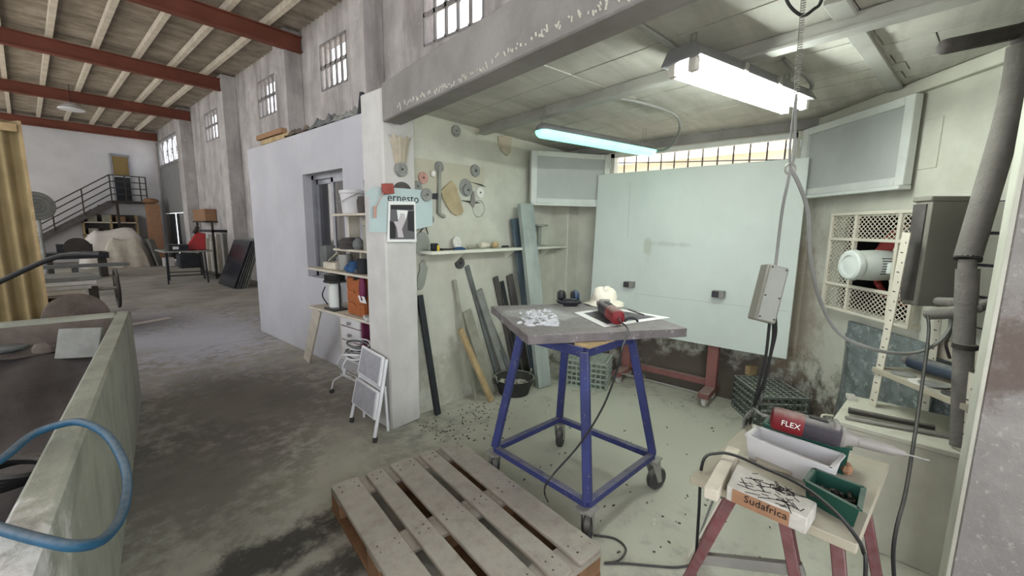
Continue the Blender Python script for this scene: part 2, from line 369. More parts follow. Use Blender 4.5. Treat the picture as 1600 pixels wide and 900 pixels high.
M['sun_white'] = mat('sunlit_white_ledge', (226, 223, 218), .9, var=.06, scale=6, bump=.6, bscale=16)  # white stands in for sunlight falling on the near ledge
M['template'] = mat('template_wood', (168, 154, 122), .8, var=.12, scale=8, bump=.1)
M['wall_sheet'] = mat('painted_wall_sheet', (186, 182, 164), .85, var=.06, scale=4)
# ================================================================== the setting
WX = 4.04            # inner face of the outer wall
WB = 2.66            # face of the pulley wall
CEIL = 2.38
RC = V(WX, .36, 0); RE = unit(V(-.53, -.41, 0)); RN = V(RE[1], -RE[0], 0)   # slanted wall: corner, direction, inward normal
if RN @ (V(2, 1, 0)-RC) < 0: RN = -RN
def pr(x, y, off=0.0): return pl(x, y, RC+RN*off, RN)
def rp(t, z, off=0.0): return RC+RE*t+RN*off+ZUP*z
def wall_holes(org, e, n, t0, t1, z0, z1, th, holes):
    """slab with rectangular openings; face on org+e*t, thickness along n"""
    mb = MB(); ts = sorted({t0, t1, *[h[0] for h in holes], *[h[1] for h in holes]}); zs = sorted({z0, z1, *[h[2] for h in holes], *[h[3] for h in holes]})
    for a, b in zip(ts, ts[1:]):
        for c, d in zip(zs, zs[1:]):
            if any(h[0] <= a and b <= h[1] and h[2] <= c and d <= h[3] for h in holes): continue
            mb.obox(org+e*(a+b)/2+n*th/2+ZUP*(c+d)/2, (e, n, ZUP), ((b-a)/2, th/2, (d-c)/2))
    return mb
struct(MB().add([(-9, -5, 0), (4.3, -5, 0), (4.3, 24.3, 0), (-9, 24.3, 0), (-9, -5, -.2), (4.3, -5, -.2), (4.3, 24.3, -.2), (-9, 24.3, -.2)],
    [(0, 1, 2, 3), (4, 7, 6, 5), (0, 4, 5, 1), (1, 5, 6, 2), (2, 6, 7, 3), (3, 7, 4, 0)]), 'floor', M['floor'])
struct(MB().box(4.3, 30, -20, 40, -.2, -.02), 'ground', M['concrete'])
# outer wall of the hall
HW = [(3.98, 5.18, 4.13, 4.95), (7.39, 8.38, 4.13, 4.95), (10.55, 11.7, 4.13, 4.95), (14.75, 16.3, 4.13, 4.95)]
AW = (.50, 2.14, 1.88, 2.31)
GT = (20.2, 23.75, 0, 5.0)
wo = wall_holes(V(WX, 0, 0), V(0, 1, 0), V(1, 0, 0), -.2, 24.2, 2.45, 5.5, .22, HW+[(GT[0], GT[1], 2.45, 5.0)])
wo2 = wall_holes(V(WX, 0, 0), V(0, 1, 0), V(1, 0, 0), 2.78, 24.2, 0, 2.45, .22, [(GT[0], GT[1], 0, 2.45)])
wo.add(wo2.v, wo2.f)
struct(wo, 'wall_outer', M['plaster'])
struct(wall_holes(V(WX, 0, 0), V(0, 1, 0), V(1, 0, 0), .33, 2.78, 0, 2.45, .22, [AW]), 'wall_window', M['alcove_plaster'])
def lattice_window(n, y0, y1, z0, z1, cols=5, rows=2):
    fr = .035; mb = MB(); X0, X1 = WX-.004, WX+.03
    for r in range(rows+1):
        zc = z0+(z1-z0)*r/rows; mb.box(X0, X1, y0-.01, y1+.01, zc-fr/2-(.01 if r == 1 else 0), zc+fr/2+(.01 if r == 1 else 0))
    for c in range(cols+1):
        yc = y0+(y1-y0)*c/cols; mb.box(X0, X1, yc-fr/2, yc+fr/2, z0, z1)
    cw, chh = (y1-y0)/cols, (z1-z0)/rows; g = .03
    for r in range(rows):
        for c in range(cols):      # small fillets in the corners of each light
            ya, yb, za, zb = y0+cw*c+fr/2, y0+cw*(c+1)-fr/2, z0+chh*r+fr/2, z0+chh*(r+1)-fr/2
            for (yy, zz, sy, sz) in ((ya, za, 1, 1), (yb, za, -1, 1), (ya, zb, 1, -1), (yb, zb, -1, -1)):
                mb.prism([(X0, yy, zz), (X0, yy+sy*g, zz), (X0, yy, zz+sz*g)], (X1-X0, 0, 0))
    o = struct(mb, 'window_%d' % n, M['concrete'])
    pm = None
    for r in range(rows):
        for c in range(cols):
            MB().box(X0+.02, X0+.025, y0+cw*c+.008, y0+cw*(c+1)-.008, z0+chh*r+.008, z0+chh*(r+1)-.008).build('pane', M['pane'], o, smooth=False)
for i, w in enumerate(HW): lattice_window(i+1, *w)
# alcove window: aluminium frame, bars outside
mb = MB(); f_ = .04
mb.box(WX+.05, WX+.1, AW[0], AW[1], AW[3]-f_, AW[3]).box(WX+.05, WX+.1, AW[0], AW[1], AW[2], AW[2]+f_).box(WX+.05, WX+.1, AW[0], AW[0]+f_, AW[2], AW[3]).box(WX+.05, WX+.1, AW[1]-f_, AW[1], AW[2], AW[3])
w5 = struct(mb, 'window_5', M['alu_white'])
for i in range(12):
    yy = AW[0]+.1+(AW[1]-AW[0]-.2)*i/11
    MB().cyl(V(WX+.16, yy, AW[2]), V(WX+.16, yy, AW[3]), .007, n=8).build('bar', M['slate_brown'], w5)
# neighbouring house seen through the window
nb = thing('neighbour_house', 'sunlit cream house across the lane behind the window bars', 'building', (8.3, 1.5, 0))
MB().box(8.0, 9.5, -5, 7, 0, 3.1).build('wall', M['stucco_far'], nb)
for zc in (2.42, 2.86): MB().box(7.9, 8.0, -5, 7, zc-.05, zc+.05).build('ledge', M['stucco_far2'], nb)
MB().box(7.94, 8.0, .2, 1.1, 1.4, 2.3).build('blind', M['stucco_far2'], nb)
MB().box(7.94, 8.0, 3.4, 4.3, 1.4, 2.3).build('blind', M['stucco_far2'], nb)
MB().tube(spline([V(7.85, -3, 2.95), V(7.8, 0, 2.62), V(7.8, 2, 2.7), V(7.85, 6, 3.0)]), .012, 6).build('wall_cable', M['cable'], nb)
# pulley wall and the corner pilaster
struct(MB().box(1.90, WX+.02, WB, WB+.12, 0, 2.47), 'wall_pulleys', M['alcove_plaster'])
struct(MB().box(3.84, WX, 2.49, WB+.01, 0, 2.30), 'trim_1', M['alcove_plaster'], bevel=.01)
# slanted wall with the extractor opening
EX = (.38, .98, 1.01, 1.63)
wr = wall_holes(RC, RE, -RN, -.1, 2.9, 0, 2.46, .22, [EX])
wrs = struct(wr, 'wall_slanted', M['alcove_plaster'])
mb = MB()
mb.obox(rp((EX[0]+EX[1])/2, (EX[2]+EX[3])/2, -.42), (RE, RN, ZUP), ((EX[1]-EX[0])/2+.05, .01, .37))
for (a, b, c, d) in ((EX[0]-.01, EX[0], EX[2], EX[3]), (EX[1], EX[1]+.01, EX[2], EX[3]), (EX[0], EX[1], EX[2]-.01, EX[2]), (EX[0], EX[1], EX[3], EX[3]+.01)):
    mb.obox(rp((a+b)/2, (c+d)/2, -.225), (RE, RN, ZUP), ((b-a)/2+.004, .195, (d-c)/2+.004))
mb.build('duct_recess', M['dark'], wrs, smooth=False)
# small plate let into the slanted wall
MB().obox((pr(1447, 185)+pr(1463, 265))/2, (RE, RN, ZUP), (.055, .006, .135)).build('cover_plate', M['alcove_plaster'], wrs, bevel=.003)
# pillar between hall and alcove
PX0, PX1, PY0, PY1 = 1.65, 1.92, 2.59, 2.86
struct(MB().box(PX0, PX1, PY0, PY1, 0, 2.46), 'wall_pillar', M['pillar'], bevel=.012)
# concrete edge beam, set at a slight angle
SK = .17; EB = unit(V(SK, 1, 0)); EN = V(EB[1], -EB[0], 0)
b0 = V(1.655, 2.59, 0)
mb = MB(); L_ = 4.6
mb.obox(b0-EB*L_/2+EB*.0+EN*.07+ZUP*2.36, (EB, EN, ZUP), (L_/2, .07, .125))
fas = struct(mb, 'trim_2', M['concrete'], bevel=.008)
random.seed(31); hm = MB()
for i in range(150):
    a_ = random.uniform(.25, 3.2); q = b0-EB*a_+EN*(-.0)+ZUP*(2.272+random.gauss(0, .008)+.01*math.sin(a_*5)); e_ = unit(EB*random.gauss(.3, .4)+ZUP*random.gauss(1, .4))
    hm.obox(q, (e_, np.cross(e_, EN), EN), (random.uniform(.004, .014), random.uniform(.002, .004), .004))
hm.build('hack_mark', M['alcove_plaster'], fas, kind='stuff', smooth=False)
# ceiling of the alcove: boards laid along the edge beam, with joints
hp = [(1, 0, WX), (0, 1, WB), (-RN[0], -RN[1], -(RN @ RC))]
cb = struct(MB().prism([V(p[0], p[1], 2.425) for p in clip([(1.3, -1.9), (4.2, -1.9), (4.2, 2.7), (1.68, 2.7)], [(1, 0, WX), (0, 1, WB)])], V(0, 0, .03)), 'ceiling', M['dark'])
rows = [.15, .34, .34, .30] + [.155]*12; t = .14
cuts = [-4.3, -2.35, -1.15, 1.0]
for i, w in enumerate(rows):
    jit = 0 if i < 4 else random.uniform(-.25, .25)*(i % 2)
    for a, b in zip(cuts, cuts[1:]):
        q = [b0+EB*a_+EN*t_ for a_, t_ in ((a+.003+jit*(a != cuts[0]), t+.003), (b-.003+jit*(b != cuts[-1]), t+.003), (b-.003+jit*(b != cuts[-1]), t+w-.003), (a+.003+jit*(a != cuts[0]), t+w-.003))]
        poly = clip([(p[0], p[1]) for p in q], hp)
        if len(poly) > 2:
            zz = CEIL+random.uniform(0, .005)
            MB().prism([V(p[0], p[1], zz) for p in poly], V(0, 0, .022)).build('panel', M['ceil'], cb, smooth=False)
    t += w
def batten(a, b, w, h, n):
    return struct(MB().bar(a, b, w, h), 'trim_%d' % n, M['steelbeam'], bevel=.003)
s0, s1 = pz(755, 210, 2.315), pz(1514, 0, 2.315)
dd = unit(s1-s0); s0 = s0+dd*(-.02); s1 = s0+dd*4.6
mb = MB(); mb.bar(s0+ZUP*.006, s1+ZUP*.006, .075, .012); mb.bar(s0+ZUP*.035, s1+ZUP*.035, .05, .058)
struct(mb, 'trim_3', M['steelbeam'])
a, b = pz(1304, 0, 2.37), pz(1400, 140, 2.37); batten(a, b, .07, .02, 4)
a, b = pz(1000, 41, 2.375), pz(1056, 77, 2.375); batten(a+(a-b)*.3, b+(b-a)*.6, .03, .012, 5)
# band under the ceiling along the window wall and the slanted wall
struct(MB().box(WX-.05, WX, .33, 2.5, 2.31, 2.385), 'trim_6', M['concrete'], bevel=.004)
mb = MB(); mb.obox(rp(.95, 2.345, .02), (RE, RN, ZUP), (.98, .02, .035)); struct(mb, 'trim_7', M['alcove_plaster'], bevel=.004)
# near wall end on the right
we = pd(1536, 620, 1.45)
mb = MB(); mb.box(we[0], we[0]+.10, we[1]-1.6, we[1], 0, 3.2); struct(mb, 'wall_near', M['rough_wall'], bevel=.006)
mb = MB(); mb.box(we[0]-.006, we[0]+.10, we[1], we[1]+.014, 0, 3.2); struct(mb, 'trim_8', M['alcove_plaster'], bevel=.003)
# partition room in the hall
PP = 2.10; PE = 6.62
ph = (4.02, 4.93, .95, 2.10)
struct(wall_holes(V(PP, 0, 0), V(0, 1, 0), V(1, 0, 0), PY1, PE, 0, 2.55, .16, [ph]), 'wall_partition', M['partition'])
struct(MB().box(PP+.16, WX, PE-.14, PE, 0, 2.55), 'wall_partition_end', M['partition'])
struct(MB().box(PP+.16, WX, WB+.12, PE-.14, 2.42, 2.5), 'ceiling_partition', M['partition'])
d1 = struct(MB().box(PP+.10, PP+.15, ph[0], ph[1], 2.05, 2.10).box(PP+.10, PP+.15, ph[1]-.05, ph[1], .95, 2.1).box(PP+.10, PP+.15, ph[0], ph[0]+.05, .95, 2.1).box(PP+.10, PP+.15, ph[0], ph[1], .95, 1.0), 'window_6', M['alu'])
for (a, b, o_) in ((4.46, 4.90, .135), (4.05, 4.48, .105)):
    s_ = MB().box(PP+o_, PP+o_+.025, a, a+.05, 1.0, 2.05).box(PP+o_, PP+o_+.025, b-.05, b, 1.0, 2.05).box(PP+o_, PP+o_+.025, a, b, 2.0, 2.05).box(PP+o_, PP+o_+.025, a, b, 1.0, 1.06).build('sash', M['alu'], d1)
    MB().box(PP+o_+.01, PP+o_+.015, a+.05, b-.05, 1.06, 2.0).build('pane', M['doorglass'], s_, smooth=False)
# pilasters of the hall
for i, (a, b) in enumerate(((6.22, 6.66), (9.2, 9.75), (13.2, 13.75), (17.9, 18.5))):
    struct(MB().box(WX-.34, WX, a, b, 0, 5.42), 'trim_%d' % (9+i), M['plaster'], bevel=.01)
# far end of the hall
struct(MB().box(-9, WX+.22, 24, 24.2, 0, 5.5), 'wall_far', M['white_wall'])
# side of the hall behind the camera's left: unseen wall, openings sized to set the hall's light
struct(wall_holes(V(-4.6, 0, 0), V(0, 1, 0), V(-1, 0, 0), -1, 24.2, 0, 5.5, .2, [(y_, y_+3.5, .9, 4.95) for y_ in (.8, 5.1, 9.4, 13.6, 18.2)]), 'wall_left', M['white_wall'])
# roof, carried on unseen behind the camera to keep the sun out
BY = [-3.7, .6, 4.9, 9.15, 13.29, 17.88, 23.3]
PUR = [3.38, 2.73, 2.08, 1.40, .72, .05, -.62, -1.3, -2.0, -2.7, -3.4]
roof = struct(MB().box(-4.6, WX+.3, -5.0, 24.2, 5.50, 5.53), 'ceiling_hall', M['roof'])
for k, xp in enumerate(PUR):
    MB().box(xp-.045, xp+.045, -5.0, 24, 5.30, 5.42).build('purlin', M['purlin'], roof)
xs = [WX]+PUR+[-4.6]; ys = [-5.0]+BY+[24.0]
for (x1, x0) in zip(xs, xs[1:]):
    for (y0, y1) in zip(ys, ys[1:]):
        n = int((y1-y0)/.088); mb = MB(); tilt = random.uniform(0, .012)
        def fn(u, v, x0=x0, x1=x1, y0=y0, y1=y1, n=n, tilt=tilt):
            return V(x0-.05+(x1-x0+.05)*v, y0+(y1-y0)*u, 5.455+.022*math.sin(math.pi*n*u)+tilt*v)
        mb.grid(fn, n*2, 1); mb.build('roof_sheet', M['roof'], roof)
for yb in BY:
    mb = MB()
    mb.box(-4.6, WX-.02, yb-.075, yb+.075, 5.0, 5.02).box(-4.6, WX-.02, yb-.075, yb+.075, 5.28, 5.30).box(-4.6, WX-.02, yb-.006, yb+.006, 5.02, 5.28)
    mb.build('roof_beam', M['redbeam'], roof)
# gate in the outer wall
gt = struct(MB().box(WX+.02, WX+.10, GT[0], GT[0]+.09, 0, 5.0).box(WX+.02, WX+.10, GT[1]-.09, GT[1], 0, 5.0).box(WX+.02, WX+.10, GT[0], GT[1], 3.92, 4.02).box(WX+.02, WX+.1, GT[0], GT[1], 4.93, 5.0), 'door_1', M['gatemetal'])
n = 4; w = (GT[1]-GT[0]-.18)/n
for i in range(n):
    y0 = GT[0]+.09+w*i
    MB().box(WX+.05, WX+.055, y0+.03, y0+w-.03, 4.02, 4.93).build('pane', M['pane'], gt, smooth=False)
    MB().box(WX+.04, WX+.07, y0+w-.03, y0+w+.03, 4.02, 4.93).build('mullion', M['gatemetal'], gt)
    MB().bar(V(WX+.09, y0+.05, 4.05), V(WX+.09, y0+w-.05, 4.9), .02, .02).build('brace', M['gatemetal'], gt)
    MB().bar(V(WX+.1, y0+.05, 4.9), V(WX+.1, y0+w-.05, 4.05), .02, .02).build('brace', M['gatemetal'], gt)
    MB().box(WX+.05, WX+.08, y0+.01, y0+w-.01, 2.0, 3.92).build('panel', M['gatemetal'], gt)
    if i in (0, 3): MB().box(WX+.05, WX+.08, y0+.01, y0+w-.01, .03, 1.98).build('panel', M['gatemetal'], gt)
lf = MB().box(WX+.04, WX+.07, GT[0]+.09+w, GT[0]+.09+1.55*w, .03, 1.98).build('wicket_leaf', M['slate'], gt)
MB().box(WX+.04, WX+.07, GT[0]+.09+1.9*w, GT[0]+.09+3*w, .03, 1.98).build('wicket_leaf', M['slate'], gt)
# ================================================================== alcove: big things first
# ---- whiteboard panel on its rolling stand
wbx = 3.835
wb = thing('whiteboard', 'large white laminate board on oxblood rolling stand before the barred window', 'board', (3.84, 1.3, 0))
c = [px(*q, wbx) for q in ((940, 272), (1266, 250), (1225, 562))]
y0, y1, z0, z1 = .395, 2.14, .52, 2.075
ye = 2.185
pb = MB().prism([(wbx, y0, z0), (wbx, ye, z0+.0), (wbx, y1, z1), (wbx, y0-.005, z1)], (.03, 0, 0)).build('panel', M['board_white'], wb, bevel=.003)
for (xa, ya) in ((985, 444), (1124, 459)):
    q = px(xa, ya, wbx)
    h_ = MB().obox(q+V(-.03, 0, 0), (V(1, 0, 0), V(0, 1, 0), ZUP), (.03, .048, .028)).build('clamp', M['tool_dark'], wb, bevel=.004)
    MB().obox(q+V(-.032, -.03, 0), (V(1, 0, 0), V(0, 1, 0), ZUP), (.034, .02, .03)).build('clamp_pad', M['zinc'], h_, bevel=.003)
MB().box(wbx-.002, wbx, 1.79, 1.793, 1.45, 1.98).build('pencil_line', M['shutter'], pb, smooth=False)
MB().box(wbx-.002, wbx, .42, 1.7, .905, .908).build('pencil_line', M['shutter'], pb, smooth=False)
for yc in (.945, 1.76):
    MB().box(3.865, 3.93, yc-.045, yc+.045, .115, 1.2).build('post', M['oxblood'], wb, bevel=.004)
    ft = MB().box(3.66, 4.0, yc-.045, yc+.045, .085, .135).build('foot', M['oxblood'], wb, bevel=.004)
    for xx in (3.72, 3.95):
        k = MB().cyl(V(xx, yc-.016, .038), V(xx, yc+.016, .038), .038, n=20).build('wheel', M['caster_white'], wb, bevel=.004)
        fk = MB()
        for yo in (-.026, .02): fk.prism([(xx-.03, yc+yo, .088), (xx+.03, yc+yo, .088), (xx+.012, yc+yo, .03), (xx-.012, yc+yo, .03)], (0, .006, 0))
        fk.box(xx-.03, xx+.03, yc-.026, yc+.026, .082, .088); fk.build('fork', M['caster_white'], k)
MB().box(3.89, 3.93, .99, 1.715, .13, .19).build('rail', M['oxblood'], wb, bevel=.003)
MB().cyl(V(3.70, .99, .115), V(3.70, 1.715, .115), .009, n=10).build('rod', M['zinc'], wb)

# ---- window shutters
def shutter(name, label, p0, p1, z0, z1, th=.05):
    p0 = V(*p0, 0); p1 = V(*p1, 0); e = unit(p1-p0); n = V(e[1], -e[0], 0)
    if n @ (V(1, .6, 0)-p0) < 0: n = -n
    W_ = np.linalg.norm(p1-p0); o = thing(name, label, 'shutter', (*((p0+p1)/2)[:2], z0), 'open window shutters')
    P = lambda t, z, d=0: p0+e*t+n*d+ZUP*z
    for (t0, t1, a, b) in ((0, .06, z0, z1), (W_-.06, W_, z0, z1), (.06, W_-.06, z0, z0+.05), (.06, W_-.06, z1-.05, z1)):
        MB().obox(P((t0+t1)/2, (a+b)/2), (e, n, ZUP), ((t1-t0)/2, th/2, (b-a)/2)).build('frame', M['alu_white'], o, bevel=.004)
    MB().obox(P(W_/2, (z0+z1)/2, -.005), (e, n, ZUP), (W_/2-.058, .008, (z1-z0)/2-.048)).build('panel', M['shutter'], o)
    MB().obox(P(W_/2, z0-.012, .01), (e, n, ZUP), (W_/2, th/2+.012, .012)).build('drip_rail', M['alu_white'], o, bevel=.003)
    for zz in (z0+.1, z1-.1): MB().cyl(P(W_, zz-.03, .03), P(W_, zz+.03, .03), .009, n=8).build('hinge', M['alu_white'], o)
    return o
qa, qb = pd(829, 280, 4.05), px(951, 270, WX-.05)
shutter('window_shutter', 'white framed shutter with grey panel swung open beside the pulley wall', (qa[0], qa[1]), (qb[0], qb[1]), 1.78, 2.28)
ra, rb = pr(1425, 230, .07), pr(1262, 260, .07)
ra = pr(1426, 230, .05); sb = px(1254, 260, WX-.06)
shutter('window_shutter', 'white framed shutter folded back on the slanted wall above the fan cage', (ra[0], ra[1]), (sb[0], sb[1]), 1.80, 2.30)

# ---- euro pallet
pa, pb_, pc = V(.93, 2.07, 0), V(1.72, 1.93, 0), V(1.51, .74, 0)
pu = unit(pb_-pa); pv = V(pu[1], -pu[0], 0)
if pv @ (pc-pb_) < 0: pv = -pv
pt = thing('wooden_pallet', 'dusty wooden pallet of five top boards lying on the floor beside the blue trolley', 'pallet', pa+pu*.4+pv*.6)
PL = lambda a, b, z: pa+pu*a+pv*b+ZUP*z
tt = 0
for w, g in ((.145, .0425), (.10, .0425), (.145, .0425), (.10, .0425), (.145, 0)):
    bo = MB(); ch = .012; e0, e1 = random.uniform(0, .006), random.uniform(0, .006)
    bo.prism([PL(tt+ch, e0, .122), PL(tt+w-ch, e0, .122), PL(tt+w, e0+ch, .122), PL(tt+w, 1.2-ch-e1, .122), PL(tt+w-ch, 1.2-e1, .122), PL(tt+ch, 1.2-e1, .122), PL(tt, 1.2-ch-e1, .122), PL(tt, e0+ch, .122)], (0, 0, .022))
    bd = bo.build('top_board', M['pallet'], pt, bevel=.003)
    nl = MB()
    for bb in (.05, .1, .58, .62, 1.1, 1.15):
        for aa in (.03, w-.03): nl.cyl(PL(tt+aa+random.uniform(-.008, .008), bb, .1435), PL(tt+aa, bb, .1448), .004, n=6)
    nl.build('nail_head', M['iron'], bd, kind='stuff')
    tt += w+g
for b_ in (0, .5275, 1.055):
    MB().obox(PL(.4, b_+.0725, .111), (pu, pv, ZUP), (.398, .0725, .011)).build('cross_board', M['pallet'], pt, bevel=.003)
    for a_ in (0, .3275, .655):
        MB().obox(PL(a_+.0725, b_+.0725, .061), (pu, pv, ZUP), (.07 if a_ != .3275 else .072, .07, .039)).build('block', M['palletcut'], pt, bevel=.004)
for a_, w in ((0, .10), (.3275, .145), (.70, .10)):
    MB().obox(PL(a_+w/2, .6, .011), (pu, pv, ZUP), (w/2, .598, .011)).build('bottom_board', M['palletcut'], pt, bevel=.003)

# ---- blue trolley
tr = thing('work_trolley', 'blue steel trolley on four castors carrying the stone slab', 'trolley', (1.95, 1.2, 0))
bx = [V(1.70, 1.57, .235), V(1.625, .895, .235), V(2.255, .83, .235), V(2.28, 1.50, .235)]
tx = [V(1.72, 1.40, .945), V(1.69, .98, .945), V(2.10, .93, .945), V(2.12, 1.36, .945)]
for i in range(4):
    j = (i+1) % 4
    MB().bar(bx[i], tx[i], .042, .042, up=V(1, .3, 0)).build('leg', M['blue'], tr, bevel=.004)
    MB().bar(bx[i]-ZUP*.012, bx[j]-ZUP*.012, .036, .036).build('base_rail', M['blue'], tr, bevel=.003)
    MB().bar(tx[i], tx[j], .036, .05).build('top_rail', M['blue'], tr, bevel=.003)
    MB().obox(bx[i]-ZUP*.034, (V(1, 0, 0), V(0, 1, 0), ZUP), (.045, .045, .004)).build('castor_plate', M['zinc'], tr)
    cen = V(1.95, 1.2, 0); a_ = (.9, .35, -.35, .35)[i]; d = V(math.cos(a_), math.sin(a_), 0); s_ = V(-d[1], d[0], 0)
    wc = bx[i]*V(1, 1, 0)+d*.045+ZUP*.068
    wh = MB().lathe([(.03, -.018), (.06, -.02), (.068, -.012), (.068, .012), (.06, .02), (.03, .018)], wc, s_, n=24).build('castor_wheel', M['rubber'], tr)
    MB().cyl(wc-s_*.024, wc+s_*.024, .018, n=14).build('hub', M['zinc'], wh)
    fk = MB()
    for k in (-1, 1):
        tp = bx[i]*V(1, 1, 0)+ZUP*.198
        fk.prism([tp-d*.035+s_*k*.027, tp+d*.035+s_*k*.027, wc+d*.014-ZUP*.014+s_*k*.027, wc-d*.014-ZUP*.014+s_*k*.027], s_*k*.004)
    fk.obox(bx[i]*V(1, 1, 0)+ZUP*.192, (d, s_, ZUP), (.036, .031, .006)); fk.build('castor_fork', M['zinc'], tr)
# wooden packing and slab
sA, sB, sD = V(1.91, 1.81, 0), V(1.49, 1.17, 0), V(2.17, .66, 0); sC = sA+sD-sB
su = unit(sD-sB); sv = unit(sA-sB); STOP = 1.03
MB().bar(V(1.70, 1.42, .976), V(2.12, 1.36, .976), .09, .012).build('packing_board', M['wood'], tr)
MB().bar(V(1.68, .99, .976), V(2.10, .94, .976), .09, .012).build('packing_board', M['wood'], tr)
SL = lambda a, b, z=STOP: sB+su*a+sv*b+ZUP*z
LA, LB = np.linalg.norm(sD-sB), np.linalg.norm(sA-sB)
slab = thing('stone_slab', 'thick grey stone slab with a half carved leaf relief resting on the blue trolley', 'slab', (*(SL(LA/2, LB/2)[:2]), .983))
random.seed(3)
ed = []
def edge(p, q, n=9):
    for i in range(n):
        t_ = i/n; j = random.uniform(-.004, .004) if i else 0
        w_ = p+(q-p)*t_; nn = unit(V((q-p)[1], -(q-p)[0], 0)); ed.append(w_+nn*j)
edge(SL(0, 0, .983), SL(LA, 0, .983)); edge(SL(LA, 0, .983), SL(LA, LB, .983)); edge(SL(LA, LB, .983), SL(0, LB, .983)); edge(SL(0, LB, .983), SL(0, 0, .983))
MB().prism(ed, (0, 0, STOP-.983)).build('block', M['slab'], slab, bevel=.003)
rl = MB()
for i in range(90):
    q = pz(843+random.uniform(-1, 1)*26+random.gauss(0, 6), 498+random.uniform(-12, 12), STOP); a_ = random.uniform(0, 3.1); d = V(math.cos(a_), math.sin(a_), 0)
    q[2] = STOP+.004; ln = random.uniform(.010, .034)
    rl.blob(q, (ln, ln*.33, random.uniform(.006, .012)), 8, (d, V(-d[1], d[0], 0), ZUP), .12)
rl.build('carved_relief', M['relief'], slab, kind='stuff')
# on the slab: ear defenders
q = pz(889, 477, STOP)
em = thing('ear_defenders', 'black ear defenders with padded cups standing on the stone slab', 'ear defenders', (q[0], q[1], STOP))
r_ = unit(V(CX[0], CX[1], 0)); fw = V(_hd[0], _hd[1], 0)
MB().tube(spline([q-r_*.062+ZUP*.03+fw*.045, q-r_*.072+ZUP*.026+fw*.0, q-r_*.055+ZUP*.026-fw*.04, q+ZUP*.026-fw*.055, q+r_*.055+ZUP*.026-fw*.04, q+r_*.07+ZUP*.026, q+r_*.06+ZUP*.03+fw*.045]), .012, 8).build('headband', M['black_plastic'], em)
MB().obox(q-fw*.05+ZUP*.028, (r_, fw, ZUP), (.045, .006, .026)).build('band_pad', M['black_plastic'], em, bevel=.005)
for k in (-1, 1):
    c_ = q+r_*k*.045+fw*.05+ZUP*.05
    cu = MB().lathe([(.005, -.028), (.034, -.026), (.045, -.012), (.045, .006), (.038, .01)], c_, r_*-k, n=20).build('ear_cup', M['black_plastic'] if k < 0 else M['navy'], em)
    MB().lathe([(.02, .008), (.036, .008), (.042, .016), (.034, .026), (.02, .022)], c_, r_*-k, n=20).build('cushion', M['black_plastic'], cu)
# sun hat
q = pz(944, 476, STOP); q[2] = STOP
ht = thing('sun_hat', 'crumpled cream cotton bucket hat lying on the stone slab', 'hat', q)
def hatp(prof, n=28):
    mb = MB(); vs = []
    for i, (r0, z_) in enumerate(prof):
        for k in range(n):
            a_ = 2*math.pi*k/n; w_ = 1+.07*math.sin(3*a_+1.3*i)+.05*math.sin(5*a_+i*.7)
            vs.append(q+r_*(r0*w_*math.cos(a_)*1.0)+fw*(r0*w_*math.sin(a_)*.9)+ZUP*(z_*(1+.16*math.sin(2*a_+.8))+.006*math.sin(4*a_+i)*(1 if i > 1 else 0))+r_*(-.008*(z_/.1)))
    fs = [(i*n+k, i*n+(k+1) % n, (i+1)*n+(k+1) % n, (i+1)*n+k) for i in range(len(prof)-1) for k in range(n)]
    fs.append(tuple((len(prof)-1)*n+k for k in range(n))); return mb.add(vs, fs)
cr_ = hatp([(.083, .028), (.08, .05), (.074, .075), (.062, .098), (.045, .108), (.02, .104), (.004, .1)])
cr_.build('crown', M['cloth'], ht, ang=2)
hatp([(.128, .004), (.126, .007), (.105, .016), (.09, .026), (.083, .034), (.08, .03), (.1, .012), (.122, .004)]).build('brim', M['cloth'], ht, ang=2)
# printed sheet with a photograph
pp = [pz(*k, STOP) for k in ((897, 489), (955, 481), (1047, 497), (944, 512))]
for k in pp: k[2] = STOP+.002
ps = thing('printed_sheet', 'white sheet with a grey printed picture under the red grinder on the slab', 'paper', (*(sum(pp)/4)[:2], STOP))
MB().prism(pp, (0, 0, .0012)).build('sheet', M['paper'], ps, smooth=False)
cen = sum(pp)/4
MB().prism([cen+(k-cen)*.76+ZUP*.0013 for k in pp], (0, 0, .0004)).build('picture', M['print'], ps, smooth=False)
q0, q1 = pz(982, 484, STOP+.006), pz(1006, 492, STOP+.006)
solo(MB().cyl(q0, q1, .0035, n=8), 'pencil', M['black_plastic'], 'thin black pencil lying on the printed sheet', 'pencil')
q = pz(986, 504, STOP); q[2] = STOP
hs = MB(); hs.tube([q+r_*.035*math.cos(t_)+ZUP*(.004+.022*math.sin(t_)) for t_ in np.linspace(0, math.pi, 10)], .007, 6)
solo(hs, 'rubber_arch', M['black_plastic'], 'small black arched rubber piece beside the red grinder on the slab', 'guard')
